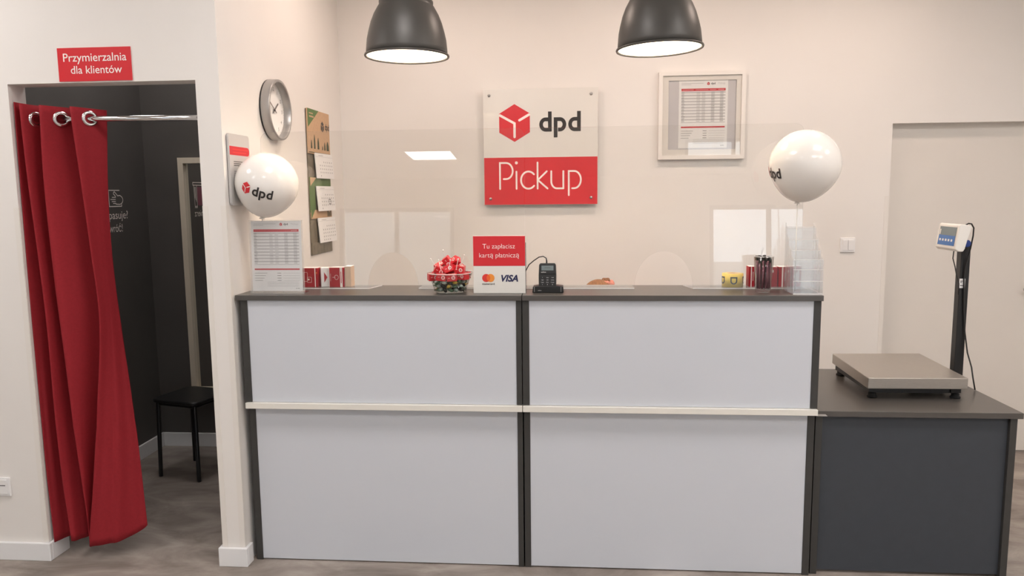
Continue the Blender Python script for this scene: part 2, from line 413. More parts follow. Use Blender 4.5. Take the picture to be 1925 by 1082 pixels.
# ================================================================== SETTING
ZC = 3.0
SW = -1.2065        # face of the partition (side wall behind the counter)
YB = 1.596          # back wall
def wallbox(name, boxes, m='wall'):
    b = MB()
    for lo, hi in boxes: b.box(lo, hi, m)
    return struct(b.build(name, weld=False))
struct(MB().box((-4.6, -8.1, -.1), (4.1, 2.6, 0), 'floor').build('floor'))
struct(MB().box((-4.6, -8.1, ZC), (4.1, 2.6, ZC+.1), 'ceil').build('ceiling'))
wallbox('wall_back', [((SW, YB, 0), (2.058, YB+.12, ZC)), ((2.058, YB, 1.972), (2.98, YB+.12, ZC)), ((2.98, YB, 0), (4.0, YB+.12, ZC))])
wallbox('wall_left', [((-4.6, -8.0, 0), (-4.5, 1.8, ZC))])
wallbox('wall_right', [((4.0, -8.0, 0), (4.1, 2.0, ZC))])
wallbox('wall_front', [((-4.5, -.022, 0), (-2.104, .078, ZC)), ((-2.104, -.022, 2.055), (-1.305, .078, ZC))])
wallbox('wall_partition', [((-1.305, -.022, 0), (SW, YB+.02, ZC))])
wallbox('wall_rear', [((-4.5, -8.1, 0), (-3.4, -8.0, ZC)), ((-3.4, -8.1, 2.55), (4.0, -8.0, ZC)), ((-3.4, -8.1, 0), (4.0, -8.0, .12)),
                      ((-1.6, -8.1, .12), (2.25, -8.0, 2.55))])
wallbox('wall_fitting_left', [((-2.50, .078, 0), (-2.43, 1.56, ZC))], 'dark_wall')
wallbox('wall_fitting_back', [((-2.43, 1.507, 0), (-1.305, 1.56, ZC))], 'dark_wall')
wallbox('wall_fitting_right', [((-1.313, .079, 0), (-1.3052, 1.507, ZC))], 'dark_wall')
# shop front windows behind the camera
for i, (x0, x1) in enumerate(((-3.4, -1.6), (2.25, 4.0))):
    b = MB(); zz0, zz1 = .12, 2.55
    for lo, hi in (((x0, -8.09, zz0), (x0+.06, -8.02, zz1)), ((x1-.06, -8.09, zz0), (x1, -8.02, zz1)), ((x0, -8.09, zz0), (x1, -8.02, zz0+.06)), ((x0, -8.09, zz1-.06), (x1, -8.02, zz1)),
                   (((x0+x1)/2-.03, -8.09, zz0), ((x0+x1)/2+.03, -8.02, zz1))): b.box(lo, hi, 'black_metal')
    wf = struct(b.build('window_%d' % (i+1), weld=False))
    MB().box((x0+.05, -8.06, zz0+.05), (x1-.05, -8.05, zz1-.05), 'glass').build('pane', wf)
struct(MB().box((-26, -22, -.12), (1.5, -21, 7), 'blocker').build('added_sky_blocker'))  # unseen block added outside to hide sky and dim the window reflection
struct(MB().box((1.0, -14.4, -.12), (16, -14, 2.0), 'blocker').build('added_low_blocker'))  # unseen low block added to darken the lower part of the reflected window
struct(MB().box((-30, -40, -.25), (30, -8.15, -.12), 'ground').build('ground'))
# door leaf in its recess at the right end of the back wall
dr = struct(MB().box((2.03, YB+.07, .004), (3.0, YB+.115, 2.0), 'door').build('door_1'))
b = MB(); b.tube([(2.945, YB+.07, 1.0), (2.945, YB+.02, 1.0), (2.86, YB+.02, 1.0)], .009, 'silver'); b.box((2.925, YB+.062, .93), (2.965, YB+.07, 1.07), 'silver'); b.build('door_handle', dr)
# baseboards
def bb(name, lo, hi): return struct(MB().box(lo, hi, 'base').build(name, bevel=.003))
bb('baseboard_front', (-4.5, -.038, 0), (-2.088, -.022, .082))
bb('baseboard_jamb', (-2.104, -.022, 0), (-2.088, .092, .082))
bb('baseboard_fitting_left', (-2.43, .078, 0), (-2.415, 1.507, .088))
bb('baseboard_fitting_back', (-2.415, 1.492, 0), (-1.313, 1.507, .088))
b = MB(); b.box((-1.320, -.038, 0), (-1.192, -.022, .084), 'base'); b.box((-1.320, -.022, 0), (-1.305, .09, .084), 'base'); b.box((SW, -.022, 0), (-1.192, .028, .084), 'base')
struct(b.build('baseboard_column', bevel=.003, weld=False))
bb('baseboard_back', (SW, YB-.014, 0), (2.058, YB, .084))
# clear corner guards
def guard(name, x, y, sx, sy, z1, z0=.085, leg=.022):
    b = MB(); t = .0018
    b.box((min(x, x-sx*leg), y-t, z0), (max(x, x-sx*leg), y, z1), 'corner')
    b.box((x if sx > 0 else x-t, y, z0), (x+t if sx > 0 else x, y+leg, z1), 'corner')
    return struct(b.build(name, weld=False))
guard('trim_1', -1.305, -.022, -1, 1, 1.552); guard('trim_2', SW, -.022, 1, 1, 1.552)
guard('trim_3', 2.058, YB, 1, 1, 1.555, leg=.024); guard('trim_4', -2.104, -.022, 1, 1, 1.552)

# ------------------------------------------------------------------ ceiling lights and added fill lights (behind and above the camera's view)
CL = None; k = 0
PL = [(x, y) for y in (-.9, -2.9) for x in (-2.6, -.4, 1.8, 3.2)] + [(-1.6, -6.1), (3.3, -6.1), (-1.85, .8)]
for x, y in PL:
    lab = 'square ceiling light panel above the shop floor'
    if CL is None:
        CL = T('ceiling_light', lab, 'ceiling light', (x, y, ZC), group='square ceiling light panels')
        b = MB()
        for lo, hi in (((-.31, -.31, -.02), (.31, -.29, 0)), ((-.31, .29, -.02), (.31, .31, 0)), ((-.31, -.29, -.02), (-.29, .29, 0)), ((.29, -.29, -.02), (.31, .29, 0))): b.box(lo, hi, 'plastic_white')
        b.build('frame', CL, local=True, weld=False); MB().box((-.29, -.29, -.012), (.29, .29, -.002), 'panel_glow').build('diffuser', CL, local=True)
    elif (x, y) == (-1.85, .8):  # extra panel added out of view to brighten the cubicle
        o = dup(CL, (x, y, ZC), 'small fill light panel added above the fitting cubicle'); o.scale = (.75, .75, 1); del o['group']
    else: dup(CL, (x, y, ZC), lab)

FILL = None  # warm fill lights added out of view to brighten the back wall
for x in (-.55, .62, 1.75):
    if FILL is None:
        FILL = T('added_fill_light', 'round warm fill light added behind the counter', 'ceiling light', (x, .72, ZC), group='round added fill lights behind the counter')
        MB().lathe([(.105, 0), (.125, 0), (.123, -.012), (.105, -.014), (.105, 0)], (0, 0, 0), 'plastic_white', seg=40).build('rim', FILL, local=True)
        MB().lathe([(.0005, -.006), (.105, -.006)], (0, 0, 0), 'warm_glow', seg=40, smooth=False).build('diffuser', FILL, local=True)
    else: dup(FILL, (x, .72, ZC), 'round warm fill light added behind the counter')

# ================================================================== PENDANT LAMPS
def lamp(x, y, z, rot, label):
    t = T('pendant_lamp', label, 'lamp', (x, y, z), group='industrial pendant lamps'); t.rotation_euler = rot
    out = [(.176, .004), (.1745, .03), (.1705, .07), (.164, .10), (.153, .14), (.139, .175), (.122, .205), (.114, .217), (.116, .222), (.116, .230), (.098, .236), (.097, .30), (.085, .315), (.05, .33), (.02, .335)]
    inn = [(.172, .004), (.1705, .03), (.1665, .07), (.160, .10), (.149, .14), (.135, .175), (.118, .205), (.09, .225), (.03, .232), (.0005, .232)]
    sh = MB().lathe(out, (0, 0, 0), 'lamp_out', seg=72); sh.lathe([(.172, .004), (.176, .004)], (0, 0, 0), 'lamp_out', seg=72)
    sho = sh.build('lamp_shade', t, local=True)
    MB().lathe(inn, (0, 0, 0), 'lamp_in', seg=72).build('lining', sho, local=True)
    MB().lathe([(.173, .006), (.1815, .008), (.1835, .003), (.1815, -.002), (.175, -.001), (.173, .006)], (0, 0, 0), 'lamp_out', seg=72).build('rim', sho, local=True)
    MB().lathe([(.0005, .06), (.03, .065), (.05, .085), (.052, .11), (.04, .145), (.022, .175), (.02, .20)], (0, 0, 0), 'bulb', seg=28).build('bulb', t, local=True)
    MB().lathe([(.021, .19), (.024, .20), (.024, .231), (.0, .231)], (0, 0, 0), 'black', seg=24).build('socket', t, local=True)
    MB().lathe([(.0, .40), (.022, .398), (.03, .385), (.033, .335), (.033, .33)], (0, 0, 0), 'black_metal', seg=28).build('cap', t, local=True)
    L = ZC-z
    MB().tube([(0, 0, .39), (0, 0, L-.02)], .004, 'black', 8).build('cord', t, local=True)
    MB().lathe([(.0, L-.03), (.05, L-.03), (.055, L-.003), (.0, L-.003)], (0, 0, 0), 'black_metal', seg=28).build('ceiling_rose', t, local=True)
    return t
lamp(-.508, .3, 2.182, (0, math.radians(.4), 0), 'dark grey bell-shaped pendant lamp over the counter half nearest the clock')
lamp(.573, .3, 2.187, (0, math.radians(-1.6), 0), 'slightly tilted dark grey pendant lamp over the counter half nearest the picture frame')

# ================================================================== RECEPTION COUNTER (two units)
ZT = 1.18
def counter(x0, x1, label, bracket):
    t = T('reception_counter', label, 'counter', ((x0+x1)/2, .17, 0))
    e = .0012
    MB().box((x0+e-(.008 if x0 < 0-.5 else 0), 0, 1.158), (x1-e, .348, ZT), 'graphite_sheen').build('worktop', t, bevel=.0015)
    pl0, pl1 = (x0+.010, x0+.040) if x0 < -.5 else (x0+e, x0+.0285)
    pr0, pr1 = (x1-.0285, x1-e) if x0 < -.5 else (x1-.034, x1-.006)
    if x0 < -.5: pr0, pr1 = -.0235, -.0012
    for a, c in ((pl0, pl1), (pr0, pr1)):
        MB().box((a, .010, .7205), (c, .34, 1.158), 'graphite').build('upper_side_panel', t, bevel=.001)
        MB().box((a+(.0 if a > x0+.02 else .002), .036, 0), (c, .78, .694), 'graphite').build('lower_side_panel', t, bevel=.001)
    MB().box((pl1, .013, .7205), (pr0, .031, 1.158), 'white_gloss').build('upper_front_panel', t, bevel=.0008)
    MB().box((pl1, .039, .006), (pr0, .057, .694), 'white_gloss').build('lower_front_panel', t, bevel=.0008)
    MB().box((x0+(.016 if x0 < -.5 else e), -.006, .6955), (x1-(e if x0 < -.5 else .008), .030, .7195), 'rail').build('ledge', t, bevel=.001)
    MB().box((pl0, .031, .6955), (pr1, .80, .7195), 'graphite').build('desk_surface', t, bevel=.001)
    if bracket: MB().box((x1-.008, -.004, .6935), (x1+.030, .02, .6953), 'silver').build('metal_bracket', t)
    return t
counter(-1.1935, 0.001, 'white and graphite reception counter unit standing against the column with the menu holder on it', False)
counter(0.001, 1.1925, 'white and graphite reception counter unit standing beside the low dark desk', True)

# ================================================================== SIDE DESK
t = T('side_desk', 'low dark graphite desk under the weighing scale', 'desk', (1.6, .42, 0))
MB().box((1.1935, .043, .6785), (1.997, .798, .702), 'graphite_sheen').build('desk_top', t, bevel=.0015)
MB().box((1.1945, .050, .0), (1.222, .79, .6785), 'graphite').build('side_panel', t, bevel=.001)
MB().box((1.952, .050, .0), (1.979, .79, .6785), 'graphite').build('side_panel', t, bevel=.001)
MB().box((1.222, .066, .012), (1.952, .084, .6785), 'graphite_side').build('front_panel', t, bevel=.0008)

# ================================================================== PLATFORM SCALE
t = T('platform_scale', 'steel platform scale with black column and white display standing on the dark desk', 'scale', (1.67, .46, .702))
b = MB(); zt, zb = .800, .752
P = [(1.457, .214), (1.868, .222), (1.889, .725), (1.472, .706)]
b.prism(P, (0, 0, zb), (1, 0, 0), (0, 1, 0), (0, 0, 1), zt-zb, 'steel'); pf = b.build('platform', t, bevel=.003)
b = MB()
for q in ((1.50, .26), (1.84, .27)): b.box((q[0]-.02, .26, .726), (q[0]+.02, .68, .752), 'black_metal')
b.box((1.50, .44, .726), (1.85, .49, .752), 'black_metal'); b.box((1.50, .27, .722), (1.85, .30, .752), 'black_metal')
b.build('base_frame', t, weld=False)
for x, y in ((1.497, .268), (1.842, .270), (1.500, .665), (1.850, .675)):
    MB().lathe([(.0, .702), (.02, .702), (.021, .708), (.016, .711), (.016, .722), (.0, .722)], (x, y, 0), 'black_matte', seg=20).build('foot', t)
b = MB(); b.box((1.845, .482, .722), (1.975, .522, .744), 'black_metal'); b.box((1.935, .482, .744), (1.975, .522, 1.345), 'black_metal')
b.build('column', t, bevel=.002, weld=False)
b = MB(); b.box((1.9338, .480, 1.150), (1.9582, .4818, 1.192), 'paper'); ik = Ink()
ik.rect(.003, .030, .014, .033, 'paper_dark'); ik.rect(.003, .024, .011, .027, 'paper_dark'); ik.rect(.003, .009, .018, .013, 'paper_dark'); ik.place(b, o=(1.9338, .4799, 1.150), u=(1, 0, 0), v=(0, 0, 1), n=(0, -1, 0), eps=.0003)
b.build('sticker', t, weld=False)
b = MB()   # display head: faces -x, leaning back
prof = [(1.885, 1.318), (1.872, 1.330), (1.886, 1.432), (1.892, 1.438), (1.912, 1.436), (1.938, 1.428), (1.9335, 1.405), (1.924, 1.375), (1.914, 1.330), (1.907, 1.318)]
b.prism([(x, z) for x, z in prof], (0, .41, 0), (1, 0, 0), (0, 0, 1), (0, 1, 0), .185, 'plastic_white'); hd = b.build('display_head', t, bevel=.005, bseg=3)
nx = Vector((-.102, 0, .014)).normalized()
ik = Ink(); ik.rect(.018, .012, .168, .056, 'blue', 1); ik.rect(.018, .056, .168, .094, 'glass_dark', 1)
for i in range(5): ik.rect(.03+.026*i, .030, .045+.026*i, .040, 'sign_white', 2)
ik.rect(.022, .058, .032, .082, 'sign_white', 2)
b = MB(); upv = Vector((.014, 0, .102)).normalized(); ik.place(b, o=(1.8715, .5935, 1.330), u=(0, -1, 0), v=upv, n=nx, eps=.0008); b.build('keypad', hd, weld=False)
MB().lathe([(.0, -.006), (.014, -.006), (.016, -.003), (.016, .012), (.0, .012)], (1.937, .452, 1.352), 'blue_dark', axis=(0, -1, 0), seg=24).build('knob', t, bevel=.001)
for yy in (.478, .522): MB().box((1.922, yy, 1.335), (1.945, yy+.004, 1.37), 'black_metal').build('yoke', t)
b = MB(); b.tube([(1.925, .44, 1.433), (1.937, .44, 1.440), (1.952, .445, 1.438), (1.965, .45, 1.420), (1.967, .455, 1.385), (1.962, .46, 1.33), (1.952, .474, 1.25), (1.950, .476, 1.20), (1.958, .476, 1.05), (1.968, .474, .95), (1.975, .455, .86), (1.984, .43, .80), (1.982, .41, .76), (1.987, .395, .7055)], .0032, 'black', 8)
b.build('cable', t)
MB().tube([(1.892, .46, 1.320), (1.892, .465, 1.285), (1.905, .47, 1.25), (1.917, .476, 1.21), (1.931, .478, 1.17), (1.932, .479, 1.12)], .0024, 'black', 8).build('cable', t)

# ================================================================== PROTECTIVE SCREENS
TILT = math.radians(4.0)
def glass_pt(x, z, d=0):
    h = z-ZT; return Vector((x, .208+h*math.sin(TILT)+d*math.cos(TILT), ZT+.0065+h*math.cos(TILT)-d*math.sin(TILT)*.0))
def screen(x0, x1, a0, a1, label, ftl, ftr):
    t = T('protective_screen', label, 'screen', ((x0+x1)/2, .21, ZT))
    H = .683; r = .034; P = []
    P += [(x0, 0), ]
    P += [(a0, 0)] + [(p[0], p[1]) for p in arc((a0+a1)/2, 0, (a1-a0)/2, .155, 180, 0, 20)][1:-1] + [(a1, 0)]
    P += [(x1, 0)] + arc(x1-r, H-r, r, r, 0, 90, 8) + arc(x0+r, H-r, r, r, 90, 180, 8)
    th = .0045; n = len(P)
    A = [glass_pt(x, ZT+z) for x, z in P]; B = [q+Vector((0, th, 0)) for q in A]
    b = MB(); b.add(A+B, [tuple(range(n)), tuple(range(n, 2*n))[::-1]], 'acrylic'); b.add(A+B, [(i, (i+1) % n, n+(i+1) % n, n+i) for i in range(n)], 'acrylic_line')
    b.build('pane', t)
    for x0_, x1_, fl0, fl1 in (ftl, ftr):
        b = MB(); th = .0045
        b.prism([(x0_, .2076), (x1_, .2076), (x1_+fl1, .318), (x0_+fl0, .318)], (0, 0, ZT+.0008), (1, 0, 0), (0, 1, 0), (0, 0, 1), th, 'acrylic', 'acrylic_edge')
        b.build('foot', t)
    return t
screen(-1.162, .0000, -.690, -.464, 'clear acrylic screen with arched opening between menu holder and payment sign',
       (-1.162, -.684, 0, .030), (-.464, -.003, 0, 0))
screen(.0030, 1.166, .470, .716, 'clear acrylic screen with arched opening between card terminal and tape roll',
       (.0035, .470, 0, 0), (.716, 1.166, -.026, 0))

# ================================================================== ITEMS ON THE COUNTER
Z0 = ZT+.0005
# menu holder and its price list
t = T('menu_holder', 'clear acrylic stand holding a printed price list at the counter end by the column', 'menu holder', (-1.045, .07, ZT))
lean = .012
b = MB(); yb_ = .074
def acr(name, parent, lo, hi): return MB().box(lo, hi, 'acrylic_soft').build(name, parent)
def slab(b, pts, n, th, m, me): b.prism(pts, (0, 0, 0), (1, 0, 0), (0, math.sin(.04), math.cos(.04)), (0, -math.cos(.04), math.sin(.04)), th, m, me)
b.box((-1.160, .062, Z0), (-.924, .13, Z0+.003), 'acrylic_soft'); b.box((-1.160, .062, Z0), (-.924, .0645, Z0+.010), 'acrylic_soft'); b.box((-1.160, .0618, Z0+.010), (-.924, .0647, Z0+.0112), 'acrylic_edge'); b.box((-1.160, .0616, Z0), (-.924, .0619, Z0+.0012), 'acrylic_edge')
b.build('base', t, weld=False)
v_ = Vector((0, math.sin(.04), math.cos(.04))); n_ = Vector((0, -math.cos(.04), math.sin(.04)))
for nm, yy in (('front_sheet', .070), ('back_sheet', .0755)):
    b = MB(); b.prism([(-1.160, 0), (-.926, 0), (-.926, .306), (-1.160, .306)], (0, yy, Z0+.003), (1, 0, 0), v_, n_, .0018, 'acrylic_soft', 'acrylic_edge'); b.build(nm, t)
pl = tag(MB().prism([(-1.152, .006), (-.934, .006), (-.934, .302), (-1.152, .302)], (0, .0726, Z0+.003), (1, 0, 0), v_, n_, .0006, 'paper').build('price_list'), 'white sheet with a red-barred price table in the acrylic stand', 'price list')
b = MB(); pricelist(Ink(), .218, .296).place(b, o=Vector((-1.152, .0726, Z0+.003))+v_*.006+n_*.0007, u=(1, 0, 0), v=v_, n=n_, eps=.00008); b.build('print', pl, weld=False)

# balloons
def balloon(cx, cy, cz, R, stick_to, label, axis, face_dir, up_dir, logo_sz, stick_r=.0022, with_hex=True):
    """axis: unit vector from knot to crown"""
    ax = Vector(axis).normalized(); c = Vector((cx, cy, cz))
    knot = c-ax*R*1.10
    t = T('balloon', label, 'balloon', knot, group='white balloons on sticks')
    prof = []
    for i in range(41):
        ph = math.pi*i/40
        r = R*math.sin(ph); h = -math.cos(ph)*R
        if h < 0: h *= 1+.10*(-h/R)**2; r *= 1-.10*(-h/R)**1.5*.6
        prof.append((max(r, .0004), h))
    MB().lathe(prof, c, 'balloon', axis=ax, seg=64).build('balloon_skin', t)
    b = MB(); b.lathe([(.004, .012), (.0035, .004), (.009, -.002), (.012, -.006), (.004, -.005), (.002, 0)], knot, 'balloon', axis=ax, seg=20); b.build('knot', t)
    f = Vector(face_dir).normalized(); u = Vector(up_dir); u = (u-f*u.dot(f)).normalized(); r = u.cross(f)*1.0
    def fn(x, y, h):
        d = (f+r*(x/R)+u*(y/R)).normalized(); a = d.dot(ax); hh = a*R; rad = R*math.sqrt(max(0, 1-a*a))
        if a < 0: hh *= 1+.10*a*a; rad *= 1-.10*(-a)**1.5*.6
        perp = (d-ax*a); perp = perp.normalized() if perp.length > 1e-6 else perp
        return c+ax*hh+perp*rad+d*(h+.0008)
    ik = Ink(); s = logo_sz
    hexlogo(ik, -s*.62, s*.04, s*.25); dpd(ik, -s*.30, s*.42, -s*.13)
    fine = Ink()
    for pts, faces, m, ly in ik.items:          # fine facets, so that the print follows the curve
        np_, nf = [], []
        for fc in faces:
            q = [Vector(pts[k]) for k in fc]; b0 = len(np_)
            if len(q) == 4:
                for i in range(7):
                    for j in range(3):
                        a_, c_ = i/6, j/2; np_.append(tuple(q[0].lerp(q[1], a_).lerp(q[3].lerp(q[2], a_), c_)))
                nf += [(b0+i*3+j, b0+(i+1)*3+j, b0+(i+1)*3+j+1, b0+i*3+j+1) for i in range(6) for j in range(2)]
            else:
                ce = sum(q, Vector((0, 0)))/len(q); ed = []
                for k in range(len(q)):
                    for h_ in range(4): ed.append(q[k].lerp(q[(k+1) % len(q)], h_/4))
                ne = len(ed)
                for rg in range(1, 6): np_ += [tuple(ce.lerp(e_, rg/5)) for e_ in ed]
                np_.append(tuple(ce))
                nf += [(b0+rg*ne+k, b0+rg*ne+(k+1) % ne, b0+(rg+1)*ne+(k+1) % ne, b0+(rg+1)*ne+k) for rg in range(4) for k in range(ne)]
                nf += [(b0+5*ne, b0+k, b0+(k+1) % ne) for k in range(ne)]
        fine.mesh(np_, nf, m, ly)
    b = MB(); fine.place(b, fn=fn, eps=.0006); b.build('logo_print', t, weld=False)
    b = MB(); b.tube([knot-Vector((0, 0, .002)), stick_to], stick_r, 'sign_white', 8); b.build('stick', t)
    return t
balloon(-1.074, .088, 1.640, .1295, Vector((-1.108, .106, ZT+.004)), 'white balloon over the menu holder with its red box emblem in full view', (.22, -.04, 1), (.16, -.95, -.33), (.30, 0, 1), .118)
balloon(1.127, .094, 1.692, .1365, Vector((1.108, .104, ZT+.006)), 'white balloon over the brochure holder with its lettering turned sideways', (.16, 0, 1), (-.99, -.20, -.28), (.36, 0, 1), .118)

# small red cartons behind the screens
def carton(x, y, sx, sy, sz, rz, label, icon, seg):
    t = T('packaging_carton', label, 'carton', (x, y, ZT+.0058), rz, group=seg)
    b = MB(); b.box((-sx/2, -sy/2, 0), (sx/2, sy/2, sz), 'red_box' if icon != 'white' else 'paper'); bd = b.build('box', t, local=True, bevel=.001)
    ik = Ink()
    if icon == 'white':
        ik.poly([(sx*.30, sz*.22), (sx*.62, sz*.5), (sx*.30, sz*.78)], 'red_box'); ik.rect(sx*.78, 0, sx, sz, 'red_box', 1)
    elif icon == 'parcel':
        ik.rect(sx*.80, 0, sx*.86, sz, 'ink_white', 1)
        for q in (rounded(sx*.05, sz*.30, sx*.32, sz*.78, .003), rounded(sx*.30, sz*.24, sx*.58, sz*.52, .003)): ik.stroke(q+[q[0]], .0012, 'ink_white', 2)
        ik.disc(sx*.40, sz*.40, .004, 'ink_white', 2, 10); ik.disc(sx*.93, sz*.75, .003, 'orange', 2, 10)
    elif icon == 'lock':
        ik.rect(0, 0, sx*.03, sz, 'ink_white', 1); ik.rect(sx*.73, 0, sx*.90, sz, 'ink_white', 1)
        q = arc(sx*.5, sz*.5, .009, .010, 180, 540, 14); ik.stroke(q, .0014, 'ink_white', 2); ik.stroke([(sx*.22, sz*.5), (sx*.45, sz*.5)], .0012, 'ink_white', 2)
        ik.rect(sx*.10, sz*.30, sx*.115, sz*.7, 'ink_white', 2); ik.rect(sx*.79, sz*.2, sx*.83, sz*.8, 'red_flat', 2)
    elif icon == 'strip':
        ik.rect(sx*.35, 0, sx*.52, sz, 'ink_white', 1); ik.rect(sx*.70, sz*.3, sx*.78, sz*.75, 'ink_white', 2)
    elif icon == 'chevron':
        ik.poly([(sx*.85, sz*.15), (sx*.35, sz*.5), (sx*.85, sz*.85)], 'ink_white', 1)
    elif icon == 'label':
        ik.rect(sx*.42, sz*.72, sx*.6, sz*.86, 'ink_white', 1); ik.rect(0, 0, sx*.10, sz, 'ink_white', 1)
    b = MB(); ik.place(b, o=(-sx/2, -sy/2-.0002, 0), u=(1, 0, 0), v=(0, 0, 1), n=(0, -1, 0), eps=.0004); b.build('print', bd, local=True, weld=False)
    b = MB(); b.box((-sx/2+.0015, -sy/2+.0015, sz), (sx/2-.0015, sy/2-.0015, sz+.0012), 'paper'); b.build('lid', t, local=True)
    return t
g1 = 'small cartons between menu holder and screen opening'; g2 = 'small cartons behind the pen glass'
carton(-.958, .262, .068, .05, .084, 0, 'red carton with white parcel icon beside the menu holder', 'parcel', g1)
carton(-.898, .268, .044, .044, .084, .42, 'white carton with red triangle between two red cartons', 'white', g1)
carton(-.838, .262, .068, .05, .086, -.02, 'red carton with white padlock icon and striped edge', 'lock', g1)
b = T('packaging_carton', 'plain beige carton at the open end of the small carton row', 'carton', (-.789, .272, ZT+.0058), 0, g1)
MB().box((-.014, -.028, 0), (.014, .028, .090), 'card').build('box', b, local=True, bevel=.001); MB().box((-.014, -.028, .090), (.014, .028, .0915), 'paper').build('lid', b, local=True)
carton(.966, .262, .024, .05, .086, 0, 'narrow red and white carton beside the yellow tape roll', 'strip', g2)
carton(1.003, .262, .044, .05, .084, 0, 'red carton hidden mostly behind the pen glass', 'label', g2)
carton(1.052, .262, .042, .05, .084, 0, 'red carton with small white mark between pen glass and brochure holder', 'label', g2)
carton(1.096, .262, .036, .05, .084, 0, 'red carton with white stripe seen through the brochure holder edge', 'strip', g2)
carton(1.146, .266, .052, .05, .087, 0, 'red carton with white chevron seen through the brochure holder', 'chevron', g2)

# sweets bowl
t = T('sweets_bowl', 'clear glass bowl full of sweets beside the payment sign', 'bowl', (-.307, .106, ZT))
b = MB(); b.lathe([(.0005, .0012), (.060, .0012), (.068, .006), (.074, .03), (.084, .060), (.0955, .082), (.0945, .083), (.0815, .0605), (.0715, .031), (.066, .0085), (.058, .005), (.0005, .005)], (-.307, .106, ZT), 'glass', seg=56)
b.build('bowl_glass', t)
MB().lathe([(.0953, .0815), (.0967, .083), (.0953, .0845), (.094, .083), (.0953, .0815)], (-.307, .106, ZT), 'acrylic_edge', seg=56).build('rim', t)
BC = Vector((-.307, .106, ZT))
def proto_sweet(m):
    b = MB(); b.ball((0, 0, 0), (.0115, .0085, .0075), m, 12, 8)
    for s_ in (-1, 1):
        b.add([(s_*.010, -.002, -.001), (s_*.010, .002, .001), (s_*.0185, .007, .003), (s_*.0185, -.007, -.002)], [(0, 1, 2, 3)], m)
    o = b.build('wrapped_sweet', weld=False); return tag(o, 'small shiny wrapped sweet in the lower half of the glass bowl', 'sweet', 'wrapped sweets in the glass bowl')
protos = [proto_sweet(m) for m in ('cand_green', 'cand_silver', 'cand_black', 'cand_silver', 'cand_gold')]
n = 0; placed = []
def sweet_at(x, y, z):
    global n
    i = n % 11; kk = 4 if i == 7 else [0, 1, 2, 3][i % 4]
    if n < 5: o = protos[n]
    else: o = protos[kk].copy(); COL.objects.link(o)
    o.location = (x, y, z); o.rotation_euler = (random.uniform(-.6, .6), random.uniform(-.5, .5), random.uniform(0, 6.28)); n += 1
for z, rr in ((.0145, .052), (.031, .058), (.047, .064)):
    k = int(2*math.pi*rr/.023)
    for i in range(k):
        a = 2*math.pi*(i+random.uniform(-.15, .15)+(.5 if z > .02 and z < .04 else 0))/k
        sweet_at(BC.x+rr*math.cos(a), BC.y+rr*math.sin(a), ZT+z+random.uniform(-.0015, .0015))
    for i in range(4):
        a = 2*math.pi*i/4+z*40; sweet_at(BC.x+.026*math.cos(a), BC.y+.026*math.sin(a), ZT+z)
# red sweet boxes
def proto_redbox():
    t = T('sweet_box', 'red', 'sweet box', (0, 0, 0), group='red sweet boxes in the glass bowl')
    b = MB(); b.box((-.021, -.015, -.015), (.021, .015, .015), 'red_sweet'); o = b.build('box', t, local=True, bevel=.002)
    ik = Ink()
    ik.disc(.008, 0, .0078, 'ink_white'); hexlogo(ik, .008, 0, .0055, 'red_sweet', 'ink_white', 2); ik.rect(-.014, -.0005, -.006, .001, 'ink_white')
    b = MB(); ik.place(b, o=(0, -.0152, 0), u=(1, 0, 0), v=(0, 0, 1), n=(0, -1, 0)); ik.place(b, o=(0, .0152, 0), u=(-1, 0, 0), v=(0, 0, 1), n=(0, 1, 0)); ik.place(b, o=(0, 0, .0152), u=(1, 0, 0), v=(0, 1, 0), n=(0, 0, 1))
    b.build('print', o, local=True, weld=False)
    return t
RB = proto_redbox(); first = True
spots = [(-.068, -.030, .068, .1, 0, .5), (-.028, -.060, .070, 0, .12, .15), (.018, -.062, .069, .05, -.1, -.05), (.060, -.036, .072, 0, 0, -.6), (.066, .012, .072, 0, .1, 1.4), (-.066, .018, .070, .1, 0, 1.8), (.0, .062, .070, 0, .1, 3.0), (-.004, -.008, .074, .2, 0, .9),
         (-.040, -.030, .098, .35, .5, .3), (.004, -.034, .102, -.25, -.35, -.2), (.046, -.030, .100, .1, .1, -.15), (-.046, .014, .106, .3, -.4, .9), (.034, .016, .106, .1, .5, -.6), (-.008, -.006, .130, .4, .9, .3), (.022, -.004, .130, -.5, -.6, -.5)]
for i, (dx, dy, dz, rx, ry, rz) in enumerate(spots):
    lab = 'red sweet box with a white round print heaped in the glass bowl'
    if first: RB.location = BC+Vector((dx, dy, dz)); RB.rotation_euler = (rx, ry, rz); RB['label'] = lab; first = False
    else: dup(RB, BC+Vector((dx, dy, dz)), lab, (rx, ry, rz))
lp = None
for i, (dx, dy, dz, tx, ty) in enumerate(((-.030, -.055, .105, -.3, .25), (.006, -.058, .104, .12, .1), (.036, -.056, .108, .22, -.1), (-.055, -.030, .112, -.7, 0), (.05, -.02, .122, .4, .2), (-.02, .0, .140, -.2, -.1))):
    p0 = BC+Vector((dx, dy, dz)); d = Vector((tx, ty, 1)).normalized()
    b = MB(); b.tube([p0-d*.006, p0+d*.034], .0013, 'sign_white', 8); b.ball(p0+d*.037, (.0036, .0036, .0036), 'sign_white', 10, 6)
    tag(b.build('lollipop_stick', weld=False), 'thin white stick poking out of the red sweet boxes', 'stick', 'white sticks among the red sweets')

